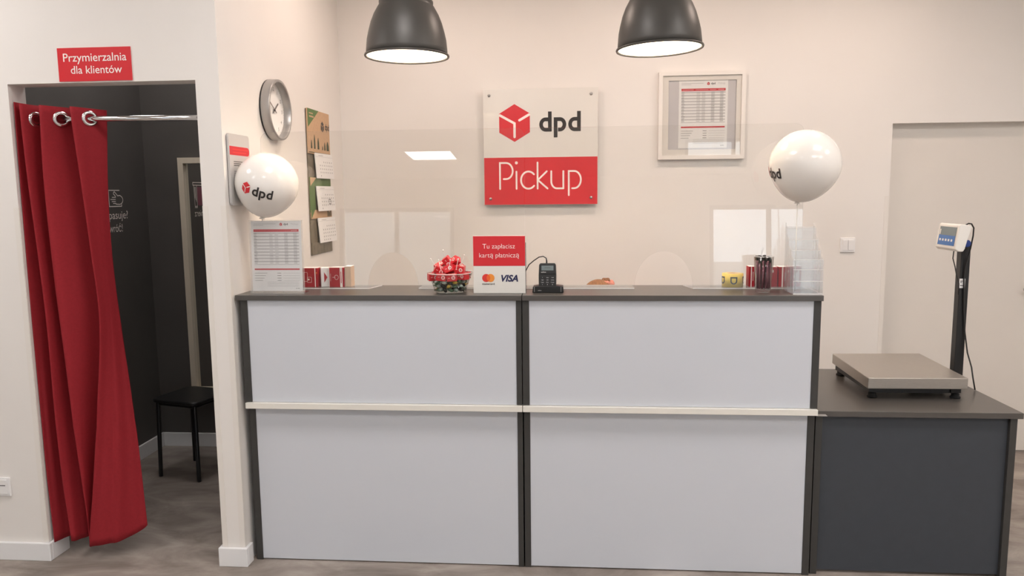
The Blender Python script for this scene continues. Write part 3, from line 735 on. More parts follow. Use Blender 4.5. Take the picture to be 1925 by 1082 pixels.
# card payment sign
t = T('payment_sign', 'red and white block sign about paying by card', 'sign', (-.094, .075, ZT))
b = MB(); b.box((-.203, .062, Z0), (.0135, .070, Z0+.238), 'sign_white'); pn = b.build('panel', t, bevel=.0008)
ik = Ink(); ik.rect(.001, .114, .2155, .237, 'red', 1)
text(ik, 'Tu zapłacisz', .040, .174, .186, 'ink_white', 2, weight=-.008); text(ik, 'kartą płatniczą', .026, .190, .149, 'ink_white', 2, weight=-.008)
ik.disc(.0535, .064, .0168, 'crimson', 1, 30); ik.disc(.0715, .064, .0168, 'orange', 2, 30)
lens = arc(.0535, .064, .0168, .0168, -57.6, 57.6, 12)+arc(.0715, .064, .0168, .0168, 122.4, 237.6, 12)
ik.poly(lens, 'red_orange', 3)
text(ik, 'mastercard', .037, .088, .036, 'ink', 2, weight=.012); text(ik, 'VISA', .116, .186, .050, 'navy', 2, weight=.035, shear=.28)
b = MB(); ik.place(b, o=(-.203, .0618, Z0), u=(1, 0, 0), v=(0, 0, 1), n=(0, -1, 0), eps=.0003); b.build('print', pn, weld=False)
b = MB(); b.box((-.190, .070, Z0), (.002, .115, Z0+.003), 'black'); b.add([(-.1, .070, Z0+.003), (-.1, .112, Z0+.003), (-.1, .070, Z0+.15), (-.09, .070, Z0+.003), (-.09, .112, Z0+.003), (-.09, .070, Z0+.15)], [(0, 1, 2), (3, 5, 4), (0, 3, 4, 1), (1, 4, 5, 2), (0, 2, 5, 3)], 'black')
b.box((.0135, .0625, Z0), (.0155, .0695, Z0+.21), 'black'); b.build('stand', t, weld=False)

# card terminal in its cradle
t = T('card_terminal', 'black card payment terminal standing in a cradle beside the red payment sign', 'card terminal', (.104, .095, ZT))
b = MB(); b.prism([(.040, 0), (.170, 0), (.168, .026), (.146, .029), (.062, .029), (.043, .026)], (0, .075, Z0), (1, 0, 0), (0, 0, 1), (0, 1, 0), .06, 'black'); cr = b.build('cradle', t, bevel=.003)
b = MB()
for x in (.048, .158): b.box((x, .0742, Z0+.004), (x+.002, .0752, Z0+.025), 'silver')
ik = Ink(); text(ik, 'verifone', .063, .078, .009, 'notice_grey', 1, weight=.03); ik.place(b, o=(0, .0748, Z0), u=(1, 0, 0), v=(0, 0, 1), n=(0, -1, 0), eps=.0006); b.build('cradle_trim', cr, weld=False)
tv = Vector((0, .20, .98)).normalized(); tn = Vector((0, -.98, .20)).normalized(); to = Vector((.103, .078, Z0+.014))
b = MB(); b.prism([(-.036, 0), (.036, 0), (.0365, .060), (.035, .104), (.030, .110), (-.030, .110), (-.035, .104), (-.0365, .060)], to, (1, 0, 0), tv, -tn, .026, 'black'); bd = b.build('body', t, bevel=.003)
b = MB(); b.prism(rounded(-.034, .064, .034, .105, .005), to, (1, 0, 0), tv, tn, .003, 'black_metal'); b.build('display_bezel', bd, bevel=.001)
ik = Ink(); ik.rect(-.025, .079, .025, .099, 'glass_dark', 1); ik.rect(-.012, .089, .012, .091, 'paper_dark', 2); text(ik, 'verifone', -.027, -.006, .070, 'notice_grey', 1, weight=.03)
b = MB(); ik.place(b, o=to+tn*.0031, u=(1, 0, 0), v=tv, n=tn, eps=.0005); b.build('display', bd, weld=False)
for r_ in range(4):
    for c_ in range(3):
        x, y = -.021+.021*c_, .050-.0098*r_
        b = MB(); b.prism(rounded(x-.008, y-.004, x+.008, y+.004, .002, 3), to, (1, 0, 0), tv, tn, .0025, 'black_metal')
        ik = Ink(); ch = [['1', '2 abc', '3 def'], ['4 ghi', '5 jkl', '6 mno'], ['7 pqrs', '8 tuv', '9 wxyz'], ['<', '0', 'O']][r_][c_]
        textc(ik, ch, x, y-.0022, .0058 if len(ch) < 3 else .0048, 'notice_grey', 1, weight=.02)
        ik.place(b, o=to+tn*.0026, u=(1, 0, 0), v=tv, n=tn, eps=.0004); b.build('key', bd, weld=False)
top = to+tv*.108-tn*.012
b = MB(); b.tube([top+Vector((-.004, 0, 0)), top+Vector((-.004, .001, .012)), top+Vector((-.006, .002, .024)), top+Vector((-.018, .003, .031)), top+Vector((-.036, .004, .028)), top+Vector((-.058, .004, .013)), top+Vector((-.078, .004, -.004)), top+Vector((-.092, .008, -.03)), top+Vector((-.096, .008, -.07)), Vector((.005, .128, ZT+.003))], [.0036, .003, .0022, .0022, .0022, .0022, .0022, .0022, .0022, .0022], 'black', 10)
b.build('cable', t)

# tape roll
t = T('tape_roll', 'yellow tape roll with black letters standing on the acrylic foot', 'tape roll', (.892, .262, ZT+.0058))
c = Vector((.892, .262, ZT+.0058))
b = MB(); b.lathe([(.026, 0), (.0445, 0), (.0445, .056), (.026, .056)], c, 'yellow', seg=56); bd = b.build('tape', t)
MB().lathe([(.026, 0), (.026, .056), (.023, .056), (.023, 0), (.026, 0)], c, 'card', seg=40).build('core', t)
b = MB()
for a0 in (-95, -20, -165, 55, 130):
    ik = Ink(); ik.stroke([(-.0145+.029*q/10, .013) for q in range(11)], .0058, 'ink'); ik.stroke([(-.0115, .013), (-.0115, -.002)]+arc(0, -.002, .0115, .011, 180, 360, 12)+[(.0115, .013)], .0052, 'ink')
    def fn(x, y, h, a0=a0):
        a = math.radians(a0)+x/.0445; r = .0445+h+.0004; return c+Vector((r*math.cos(a), r*math.sin(a), .028+y))
    ik.place(b, fn=fn, eps=.0004)
b.build('print', bd, weld=False)

# pen glass
t = T('pen_glass', 'clear drinking glass full of dark plum pens beside the brochure holder', 'glass', (.983, .110, ZT))
c = Vector((.983, .110, ZT))
MB().lathe([(.0005, .0008), (.029, .0008), (.031, .003), (.0395, .146), (.0385, .1465), (.0302, .012), (.0005, .012)], c, 'glass', seg=44).build('glass_wall', t)
MB().lathe([(.0383, .1445), (.0397, .146), (.0383, .1475), (.037, .146), (.0383, .1445)], c, 'acrylic_edge', seg=44).build('rim', t)
pen0 = None
PN = [(.0, .0)]+[(.0125*math.cos(a), .0125*math.sin(a)) for a in [2*math.pi*i/6 for i in range(6)]]+[(.0235*math.cos(a), .0235*math.sin(a)) for a in [2*math.pi*(i+.3)/12 for i in range(12)]]
for i, (dx, dy) in enumerate(PN):
    lab = 'dark plum pen with a black tip standing in the drinking glass'
    if pen0 is None:
        pen0 = T('pen', lab, 'pen', c, group='plum pens in the drinking glass')
        MB().tube([(0, 0, .004), (0, 0, .118)], .0042, 'plum', 10).build('barrel', pen0, local=True)
        MB().tube([(0, 0, .0), (0, 0, .006)], [.001, .004], 'silver', 8).build('tip', pen0, local=True)
        MB().tube([(0, 0, .118), (0, 0, .136)], .0046, 'black', 10).build('cap', pen0, local=True)
        MB().box((-.0012, -.0072, .095), (.0012, -.0050, .134), 'black').build('clip', pen0, local=True)
        o = pen0
    else: o = dup(pen0, c, lab)
    k = 1.0+.0 if i == 0 else 1.0
    o.location = c+Vector((dx, dy, .0128)); o.rotation_euler = (-dy*3.2+random.uniform(-.02, .02), dx*3.2+random.uniform(-.02, .02), random.uniform(0, 6))
    o.scale = (1, 1, .90+.12*random.random())
b = MB(); b.tube([c+Vector((-.010, -.004, .02)), c+Vector((-.016, -.008, .135)), c+Vector((-.010, -.012, .168)), c+Vector((-.006, -.012, .182))], .003, 'acrylic_soft', 8)
tag(b.build('clear_stick'), 'clear plastic stick rising above the plum pens', 'stick')

# brochure holder
t = T('brochure_holder', 'empty four-tier clear acrylic brochure holder at the counter end', 'brochure holder', (1.14, .11, ZT))
x0, x1 = 1.079, 1.194
th = .0022
b = MB(); b.box((x0, .024, Z0), (x1, .205, Z0+th), 'acrylic_soft'); b.build('base', t, bevel=.0004)
b = MB(); b.box((x0, .0235, Z0), (x1, .0245, Z0+.005), 'acrylic_edge'); b.build('front_lip', t)
for i, (yf, ztop) in enumerate(((.026, .140), (.075, .172), (.125, .212), (.175, .258))):
    dx = .004*i
    b = MB(); b.box((x0+dx, yf, Z0+th), (x1+dx, yf+th, Z0+ztop), 'acrylic_soft'); b.box((x0+dx, yf-.0002, Z0+ztop-.002), (x1+dx, yf+th+.0002, Z0+ztop), 'acrylic_edge'); b.build('pocket_front', t, weld=False)
    for xs in (x0+dx+.0001, x1+dx-th-.0001):
        b = MB(); yb2 = min(yf+.046, .205); b.prism([(yf, .003), (yb2, .003), (yb2, ztop+.02), (yf+.01, ztop)], (xs, 0, Z0), (0, 1, 0), (0, 0, 1), (1, 0, 0), th, 'acrylic_soft', 'acrylic_line'); b.build('pocket_side', t)
for zz in (.052, .098):
    b = MB(); b.box((x0, .0255, Z0+zz), (x1, .0285, Z0+zz+.0022), 'acrylic_edge'); b.build('shelf_line', t)
b = MB(); b.box((x0+.012, .203, Z0+th), (x1+.012, .205, Z0+.262), 'acrylic_soft'); b.build('back_panel', t)

# ================================================================== ON THE BACK WALL
t = T('company_sign', 'square white and red wall sign with a red box emblem and thin lettering', 'sign', (.016, YB, 1.86))
b = MB(); b.box((-.325, 1.558, 1.523), (.357, 1.570, 2.207), 'sign_white'); pn = b.build('panel', t, bevel=.001)
ik = Ink(); ik.rect(0.0015, .0015, .6805, .282, 'red', 1); hexlogo(ik, .187, .485, .1105); dpd(ik, .335, .581, .432); pickup(ik, .089, .587, .096, .0105)
b = MB(); ik.place(b, o=(-.325, 1.5578, 1.523), u=(1, 0, 0), v=(0, 0, 1), n=(0, -1, 0), eps=.0005); b.build('print', pn, weld=False)
for x, z in ((-.289, 2.171), (.317, 2.171), (-.287, 1.560), (.318, 1.563)):
    b = MB(); b.lathe([(.0, .018), (.007, .018), (.009, .014), (.009, .0)], (x, 1.570, z), 'silver', axis=(0, -1, 0), seg=20); b.lathe([(.007, 0), (.007, -.026)], (x, 1.570, z), 'silver', axis=(0, -1, 0), seg=16); b.build('standoff_bolt', t)
# framed price list
t = T('picture_frame', 'white square frame holding a price list beside the wall sign', 'picture frame', (.962, YB, 1.78))
X0, X1, ZA, ZB = .712, 1.212, 1.781, 2.287
b = MB(); fw = .023
for q in (((X0, ZA), (X1, ZA), (X1-fw, ZA+fw), (X0+fw, ZA+fw)), ((X1, ZA), (X1, ZB), (X1-fw, ZB-fw), (X1-fw, ZA+fw)), ((X1, ZB), (X0, ZB), (X0+fw, ZB-fw), (X1-fw, ZB-fw)), ((X0, ZB), (X0, ZA), (X0+fw, ZA+fw), (X0+fw, ZB-fw))):
    b.prism(q, (0, 1.594, 0), (1, 0, 0), (0, 0, 1), (0, -1, 0), .030, 'frame_white')
b.build('frame', t, bevel=.0025, weld=False)
b = MB()
mx0, mx1, mz0, mz1 = .770, 1.160, 1.838, 2.236
for lo, hi in (((X0+.02, 1.572, ZA+.02), (mx0, 1.575, ZB-.02)), ((mx1, 1.572, ZA+.02), (X1-.02, 1.575, ZB-.02)), ((mx0, 1.572, ZA+.02), (mx1, 1.575, mz0)), ((mx0, 1.572, mz1), (mx1, 1.575, ZB-.02))): b.box(lo, hi, 'mount')
b.build('mount_board', t, weld=False)
MB().box((mx0-.01, 1.578, mz0-.01), (mx1+.01, 1.580, mz1+.01), 'mount_grey').build('backing', t)
b = MB(); b.box((.830, 1.5765, 1.846), (1.112, 1.5775, 2.236), 'paper'); sh = b.build('printed_sheet', t)
b = MB(); pricelist(Ink(), .282, .388).place(b, o=(.830, 1.5764, 1.847), u=(1, 0, 0), v=(0, 0, 1), n=(0, -1, 0), eps=.0003); b.build('print', sh, weld=False)
MB().box((X0+fw-.004, 1.5685, ZA+fw-.004), (X1-fw+.004, 1.5705, ZB-fw+.004), 'acrylic').build('glazing', t)
# light switch
t = T('light_switch', 'white double light switch on the back wall', 'light switch', (1.832, YB, 1.268))
b = MB(); b.box((1.789, YB-.009, 1.225), (1.875, YB, 1.312), 'switch'); b.build('plate', t, bevel=.003)
for x in (1.801, 1.833):
    b = MB(); b.obox((x+.0155, YB-.0115, 1.2685), (.030, .006, .062), (.05, 0, 0), 'switch'); b.build('rocker', t, bevel=.0012)

# ================================================================== ON THE SIDE WALL
X = SW
t = T('wall_clock', 'round silver wall clock above the calendar and notice', 'clock', (X, .503, 1.99))
c = Vector((X, .503, 1.99))
MB().lathe([(.0005, .007), (.1405, .007), (.1415, .010), (.1395, .0455), (.1385, .0475), (.1285, .0475), (.127, .046), (.125, .012)], c, 'silver', axis=(1, 0, 0), seg=72).build('case', t)
MB().lathe([(.0005, .0005), (.140, .0005), (.140, .0068), (.0005, .0068)], c, 'black', axis=(1, 0, 0), seg=60).build('back_plate', t)
MB().lathe([(.0005, .0125), (.125, .0125)], c, 'paper', axis=(1, 0, 0), seg=60, smooth=False).build('dial', t)
ik = Ink()
for h_ in range(1, 13):
    a = math.pi/2-2*math.pi*h_/12; s = str(h_); r_ = .098
    textc(ik, s, r_*math.cos(a), r_*math.sin(a)-.008, .024, 'paper_dark', 1)
for k in range(60):
    a = 2*math.pi*k/60; ik.stroke([(.116*math.cos(a), .116*math.sin(a)), (.121*math.cos(a), .121*math.sin(a))], .0016, 'paper_grey', 1)
b = MB(); ik.place(b, o=c+Vector((.0127, 0, 0)), u=(0, 1, 0), v=(0, 0, 1), n=(1, 0, 0), eps=.0004); b.build('numerals', t, weld=False)
def hand(nm, ang, ln, wd, h_):
    a = math.radians(90-ang); d = Vector((math.cos(a), math.sin(a))); ik = Ink(); ik.stroke([tuple(-d*.022), tuple(d*ln)], wd, 'hand_grey', 1)
    b = MB(); ik.place(b, o=c+Vector((h_, 0, 0)), u=(0, 1, 0), v=(0, 0, 1), n=(1, 0, 0)); b.build(nm, t, solid=.001)
hand('hour_hand', 54, .060, .007, .016); hand('minute_hand', -60, .094, .0055, .018)
MB().lathe([(.005, .012), (.005, .020), (.0, .020)], c, 'paper_dark', axis=(1, 0, 0), seg=16).build('hub', t)
# notice
t = T('wall_notice', 'grey rounded notice board with a red band behind a balloon', 'notice', (X, .105, 1.70))
def onx(b, poly, x, d, m): b.prism(poly, (x, 0, 0), (0, 1, 0), (0, 0, 1), (1, 0, 0), d, m)
b = MB(); onx(b, rounded(.008, 1.552, .205, 1.847, .014), X+.003, .010, 'notice_grey'); pn = b.build('panel', t, bevel=.0008)
b = MB(); onx(b, rounded(.012, 1.556, .201, 1.843, .012), X+.0002, .003, 'black'); b.build('backing', t)
ik = Ink(); ik.poly([(.003, .208)]+arc(.175, .226, .018, .018, -90, 90, 8)+[(.003, .244)], 'red_flat', 1)
for y, w_ in ((.230, .15), (.217, .13)): ik.rect(.03, y, .03+w_, y+.004, 'crimson', 2)
for i, y in enumerate((.180, .172, .164, .140, .132, .124, .116, .108, .085, .078, .06)): ik.rect(.035, y, .16-.02*(i % 3), y+.003, 'paper_dark' if i < 3 else 'paper_grey', 1)
b = MB(); ik.place(b, o=(X+.0132, .008, 1.552), u=(0, 1, 0), v=(0, 0, 1), n=(1, 0, 0), eps=.0004); b.build('print', pn, weld=False)
# calendar
t = T('wall_calendar', 'three-pad wall calendar in brown and green hanging beside the clock', 'calendar', (X, 1.14, 1.66))
Y0, Y1 = .958, 1.315
b = MB(); b.box((X+.002, Y0, 1.268), (X+.006, Y1, 2.05), 'photo'); b.build('back_board', t)
b = MB(); b.box((X+.006, Y0, 1.815), (X+.014, Y1+.002, 2.052), 'card'); hdp = b.build('header', t, bevel=.001)
ik = Ink(); H = .237; Wd = Y1-Y0; ik.poly([(0, H), (0, H*.58), (Wd*.50, H)], 'green', 1)
ik.rect(.022, H-.026, .085, H-.020, 'card', 2); ik.rect(.022, H-.044, .095, H-.036, 'card', 2)
hexlogo(ik, Wd*.66, H*.66, .030, 'ink', 'card', 1); dpd(ik, Wd*.78, Wd*.99, H*.60, 'ink', 1)
for (x, w_, h_) in ((.045, .022, .045), (.095, .026, .075), (.155, .030, .062), (.225, .016, .022), (.265, .024, .045), (.315, .045, .05)):
    ik.poly([(x-w_*.5, .028), (x+w_*.5, .028), (x+w_*.42, .028+h_*.6), (x+w_*.12, .028+h_), (x-w_*.12, .028+h_), (x-w_*.42, .028+h_*.6)], 'green_dark', 1)
ik.rect(0, .006, Wd, .010, 'green_dark', 1)
b = MB(); ik.place(b, o=(X+.0142, Y0, 1.815), u=(0, 1, 0), v=(0, 0, 1), n=(1, 0, 0), eps=.0004); b.build('print', hdp, weld=False)
for nm, za, zb_, m, m2 in (('middle_band', 1.640, 1.690, 'green', 'card'), ('lower_band', 1.465, 1.512, 'card', 'green')):
    b = MB(); b.box((X+.006, Y0+.01, za), (X+.010, Y1, zb_), m); bd = b.build(nm, t)
    ik = Ink(); ik.poly([(0, 0), (.10, .048), (0, .048)] if m == 'green' else [(0, 0), (0, .048), (.06, .048)], m2, 1)
    if m == 'card':
        for k in range(3): ik.rect(.27+.025*k, .006, .285+.025*k, .04-.01*(k % 2), 'green_dark', 1)
    b = MB(); ik.place(b, o=(X+.0102, Y0+.01, za), u=(0, 1, 0), v=(0, 0, 1), n=(1, 0, 0), eps=.0004); b.build('print', bd, weld=False)
MB().box((X+.006, Y0+.004, 1.50), (X+.0085, Y0+.09, 1.645), 'green').build('side_strip', t)
b = MB(); b.box((X+.006, Y0+.004, 1.272), (X+.0085, Y1-.01, 1.335), 'photo'); b.build('footer', t)
for i, (zt_, ring) in enumerate(((1.822, False), (1.642, True), (1.467, False))):
    rx = math.radians(4)
    pv = Vector((math.sin(rx)*1.0, 0, -math.cos(rx))); po = Vector((X+.012, Y0+.085+.006*i, zt_)); uu = Vector((.035, 1, 0)).normalized(); nn = uu.cross(-pv).normalized()
    b = MB(); b.prism([(0, 0), (0, .138), (.268, .138), (.268, 0)], po, uu, pv, nn, .004, 'paper'); pd = b.build('month_pad', t)
    ik = Ink(); ik.rect(.05, .010, .12, .014, 'pale_print'); ik.rect(.0, .018, .268, .0195, 'pale_print')
    for r_ in range(5):
        for c_ in range(7):
            if (r_ == 0 and c_ < 2) or (r_ == 4 and c_ > (0 if i < 2 else 3)): continue
            ik.rect(.060+.030*c_, .044+.019*r_, .067+.030*c_, .052+.019*r_, 'paper_grey')
    if ring:
        q = [(.168, .075), (.196, .075), (.196, .100), (.168, .100), (.168, .075)]; ik.stroke(q, .004, 'paper_dark', 2)
    b = MB(); ik.place(b, o=po+nn*.0042, u=uu, v=pv, n=nn, eps=.0004); b.build('print', pd, weld=False)

# ================================================================== FITTING CUBICLE
t = T('fitting_room_sign', 'red sign with white lettering above the curtained doorway', 'sign', (-1.72, -.022, 2.06))
b = MB(); b.box((-1.876, -.026, 2.060), (-1.566, -.0225, 2.192), 'red'); pn = b.build('panel', t)
ik = Ink(); text(ik, 'Przymierzalnia', .024, .292, .078, 'ink_white', 1, weight=.004); text(ik, 'dla klientów', .053, .270, .030, 'ink_white', 1, weight=.004)
b = MB(); ik.place(b, o=(-1.876, -.0262, 2.060), u=(1, 0, 0), v=(0, 0, 1), n=(0, -1, 0), eps=.0005); b.build('lettering', pn, weld=False)
# rod
t = T('curtain_rod', 'chrome curtain rod across the doorway', 'curtain rod', (-1.70, .035, 1.916))
MB().tube([(-2.1035, .035, 1.918), (-1.3055, .035, 1.913)], .0115, 'chrome', 20).build('rod', t)
for x, d in ((-2.1035, 1), (-1.3055, -1)): MB().lathe([(.0, 0), (.028, 0), (.028, .004), (.014, .012), (.0, .012)], (x, .035, 1.9155), 'chrome', axis=(d, 0, 0), seg=24).build('flange', t)
# curtain
def cat(P, n=10):
    out = []
    for i in range(len(P)-1):
        p0 = P[max(i-1, 0)]; p1 = P[i]; p2 = P[i+1]; p3 = P[min(i+2, len(P)-1)]
        for k in range(n):
            s = k/n; out.append(.5*((2*p1)+(-p0+p2)*s+(2*p0-5*p1+4*p2-p3)*s*s+(-p0+3*p1-3*p2+p3)*s**3))
    out.append(P[-1]); return out
# fold edges at seven heights: z, four front folds, far right hem
FOLDS = [(1.986, -2.094, -2.061, -1.974, -1.843, -1.757), (1.681, -2.097, -2.053, -1.980, -1.822, -1.776), (1.384, -2.099, -2.038, -1.974, -1.803, -1.781), (1.080, -2.100, -2.023, -1.964, -1.788, -1.766),
         (.615, -2.097, -2.017, -1.944, -1.833, -1.731), (.376, -2.095, -2.009, -1.928, -1.865, -1.715), (.074, -2.087, -1.994, -1.912, -1.905, -1.703)]
def fold_row(z):
    FR = FOLDS
    k = max(i for i in range(len(FR)-1) if FR[i][0] >= z-1e-6); t_ = (FR[k][0]-z)/(FR[k][0]-FR[k+1][0]); t_ = max(0, min(1, t_))
    r = []
    for c_ in range(1, 6):
        p0 = FR[max(k-1, 0)][c_]; p1 = FR[k][c_]; p2 = FR[k+1][c_]; p3 = FR[min(k+2, len(FR)-1)][c_]
        r.append(.5*(2*p1+(p2-p0)*t_+(2*p0-5*p1+4*p2-p3)*t_*t_+(3*p1-p0-3*p2+p3)*t_**3))
    return r
NR = 60; b = MB(); V = []; F = []
for j in range(NR+1):
    s = j/NR; z = 1.986-(1.986-.074)*s; fr = fold_row(z); P = []
    for k in range(4):
        p = Vector((fr[k], -.02+.012*(k == 0)))
        P.append(p)
        if k < 3:
            v = Vector((fr[k+1]-.016-.006*k, .118)); m1 = p.lerp(v, .40); P += [m1, v, Vector((fr[k+1]-.022, .045))]
        else:
            e_ = Vector((fr[4], .09)); P += [p.lerp(e_, .38)+Vector((.0, -.012*s)), p.lerp(e_, .72)+Vector((0, -.010*s)), e_]
    TP = cat(P, 7)
    for i, p in enumerate(TP):
        q = i/(len(TP)-1)
        wv = (.007*math.sin(i*.55+s*4)+.004*math.sin(i*1.1+9*s))*s*(1 if i > 3 else 0)
        zz = z-.030*q*(1-s)+.012*math.sin(q*math.pi*2.2)*s**6
        if s > .90 and q > .86: zz += (s-.90)/.1*.045*((q-.86)/.14)**2
        V.append((p.x, p.y+wv, zz))
nc = len(TP)
for j in range(NR):
    for i in range(nc-1): F.append((j*nc+i, j*nc+i+1, (j+1)*nc+i+1, (j+1)*nc+i))
t = T('curtain', 'red cloth curtain drawn to one side of the doorway', 'curtain', (-1.90, .03, .07))
b.add(V, F, 'curtain', True); cl = b.build('cloth', t, solid=.0022)
for x, ax in ((-2.036, (.92, -.39, 0)), (-1.924, (.74, -.67, 0)), (-1.799, (.80, -.60, 0))):
    MB().lathe([(.019, .006), (.025, .0095), (.031, .006), (.0325, 0), (.031, -.006), (.025, -.0095), (.019, -.006), (.019, .006)], (x, .034, 1.917), 'chrome', axis=ax, seg=36).build('eyelet', t)
# mirror on the cubicle's back wall
t = T('wall_mirror', 'tall mirror in a pale frame on the dark cubicle wall', 'mirror', (-1.80, 1.507, .35))
X0, X1, ZA, ZB = -2.196, -1.56, .354, 1.828; fw = .034; b = MB()
for q in (((X0, ZA), (X1, ZA), (X1-fw, ZA+fw), (X0+fw, ZA+fw)), ((X1, ZA), (X1, ZB), (X1-fw, ZB-fw), (X1-fw, ZA+fw)), ((X1, ZB), (X0, ZB), (X0+fw, ZB-fw), (X1-fw, ZB-fw)), ((X0, ZB), (X0, ZA), (X0+fw, ZA+fw), (X0+fw, ZB-fw))):
    b.prism(q, (0, 1.505, 0), (1, 0, 0), (0, 0, 1), (0, -1, 0), .040, 'frame_pale')
b.build('frame', t, bevel=.002, weld=False)
MB().box((X0+.02, 1.494, ZA+.02), (X1-.02, 1.498, ZB-.02), 'mirror').build('mirror_glass', t)
# stool
t = T('stool', 'black metal stool standing in the cubicle below the mirror', 'stool', (-1.985, 1.075, 0), -.258)
b = MB(); b.prism(rounded(-.160, -.160, .160, .160, .05, 6), (0, 0, .438), (1, 0, 0), (0, 1, 0), (0, 0, 1), .022, 'black'); b.build('seat', t, bevel=.008, bseg=3, local=True)
for sx in (-1, 1):
    for sy in (-1, 1):
        MB().tube([(sx*.120, sy*.120, .437), (sx*.128, sy*.128, .43), (sx*.136, sy*.136, .02), (sx*.136, sy*.136, 0)], [.011, .0115, .0115, .0115], 'black_metal', 12).build('leg', t, local=True)
b = MB()
for (a, c_) in (((-.128, -.128), (.128, -.128)), ((.128, -.128), (.128, .128)), ((.128, .128), (-.128, .128)), ((-.128, .128), (-.128, -.128))): b.tube([(a[0], a[1], .425), (c_[0], c_[1], .425)], .008, 'black_metal', 10)
b.build('seat_frame', t, local=True, weld=False)
# wall lettering on the cubicle's left wall
def decal(label, ik):
    b = MB(); ik.place(b, o=(-2.4298, 0, 0), u=(0, 1, 0), v=(0, 0, 1), n=(1, 0, 0), eps=.0006)
    o = b.build('wall_lettering', weld=False); return tag(o, label, 'lettering')
ik = Ink()
text(ik, 'pasuje?', 1.108, 1.292, 1.468, 'ink_white', 1, h=.066); text(ik, 'wróć!', 1.100, 1.230, 1.393, 'ink_white', 1, h=.066)
q = rounded(1.118, 1.540, 1.236, 1.632, .002, 2)
ik.stroke([(1.225, 1.632), (1.118, 1.632), (1.118, 1.540), (1.236, 1.540), (1.238, 1.552)], .0055, 'ink_white', 1)
ik.stroke([(1.165, 1.620), (1.175, 1.624), (1.205, 1.600), (1.214, 1.602)], .005, 'ink_white', 1)
ik.stroke([(1.165, 1.620), (1.164, 1.612), (1.185, 1.596)], .005, 'ink_white', 1)
ik.stroke(arc(1.214, 1.577, .038, .026, 90, -80, 12)+[(1.18, 1.553)], .005, 'ink_white', 1)
for k, (ya, yb__, z) in enumerate(((1.148, 1.185, 1.592), (1.132, 1.182, 1.580), (1.144, 1.182, 1.568), (1.155, 1.185, 1.557))): ik.stroke([(ya, z), (yb__, z)], .0045, 'ink_white', 1)
decal('white hand icon and lettering on the dark cubicle wall', ik)
ik = Ink(); text(ik, 'Przymierz', .640, .890, 1.455, 'ink_white', 1, h=.066)
ik.stroke([(.70, 1.690), (.895, 1.690), (.895, 1.672), (.70, 1.672), (.70, 1.690)], .006, 'ink_white', 1)
ik.stroke([(.885, 1.672), (.878, 1.515), (.87, 1.527), (.862, 1.513), (.853, 1.527), (.846, 1.515), (.842, 1.672)], .005, 'ink_white', 1)
for k in range(3): ik.stroke([(.876-.009*k, 1.66), (.873-.009*k, 1.58-.012*k)], .004, 'ink_white', 1)
ik.poly([(.84, 1.66), (.72, 1.66), (.72, 1.53), (.836, 1.53)], 'plum', 1)
decal('white receipt icon and lettering on the dark wall, mirrored in the glass', ik)
# wall socket at the far left
t = T('wall_socket', 'white wall socket low on the wall beside the doorway', 'socket', (-2.297, -.022, .336))
MB().box((-2.340, -.031, .293), (-2.253, -.022, .378), 'switch').build('plate', t, bevel=.003)
b = MB(); b.box((-2.330, -.034, .303), (-2.264, -.031, .368), 'switch'); b.build('insert', t, bevel=.001)
b = MB(); b.box((-2.300, -.0346, .341), (-2.272, -.0342, .345), 'paper_dark'); b.build('slot', t)

# ================================================================== PERSON SEATED BEHIND THE COUNTER
def skin_body(name, verts, edges, radii, m, parent, root=0, sub=2):
    me = bpy.data.meshes.new(name); me.from_pydata(verts, edges, []); me.materials.append(M[m])
    o = bpy.data.objects.new(name, me); COL.objects.link(o)
    bm = bmesh.new(); bm.from_mesh(me); sk = bm.verts.layers.skin.verify(); bm.verts.ensure_lookup_table()
    for v, r in zip(bm.verts, radii):
        rr = r if isinstance(r, tuple) else (r, r); v[sk].radius = rr
    bm.verts[root][sk].use_root = True; bm.to_mesh(me); bm.free()
    md = o.modifiers.new('skin', 'SKIN'); md.use_smooth_shade = True
    md = o.modifiers.new('subsurf', 'SUBSURF'); md.levels = sub; md.render_levels = sub
    if parent: o.parent = parent
    return o
px, py = .335, 1.33
P = T('person', 'person with brown tied-up hair sitting bent over behind the counter', 'person', (px, py, 0))
V = [(0, 0, .53), (0, -.04, .66), (0, -.12, .80), (0, -.20, .90), (0, -.265, .965), (0, -.32, 1.0)]          # pelvis .. neck
E = [(0,1),(1,2),(2,3),(3,4),(4,5)]; R_ = [(.15,.12),(.135,.105),(.15,.11),(.13,.10),(.06,.06),(.052,.052)]
def chain(start, pts, rad):
    k = start
    for p, r in zip(pts, rad): V.append(p); R_.append(r); E.append((k, len(V)-1)); k = len(V)-1
    return k
hands = []
for s in (-1, 1):
    chain(3, [(s*.16, -.20, .90), (s*.22, -.28, .80), (s*.235, -.36, .775), (s*.19, -.46, .762), (s*.13, -.555, .752)], [.062, .05, .044, .038, .028])
    hands.append((s, V[-1]))
    chain(0, [(s*.10, -.05, .51), (s*.13, -.26, .515), (s*.135, -.40, .50), (s*.13, -.42, .28), (s*.13, -.41, .10), (s*.13, -.44, .05), (s*.135, -.54, .03)], [.095, .085, .065, .055, .042, .04, .03])
body = skin_body('body', V, E, R_, 'skin', P)
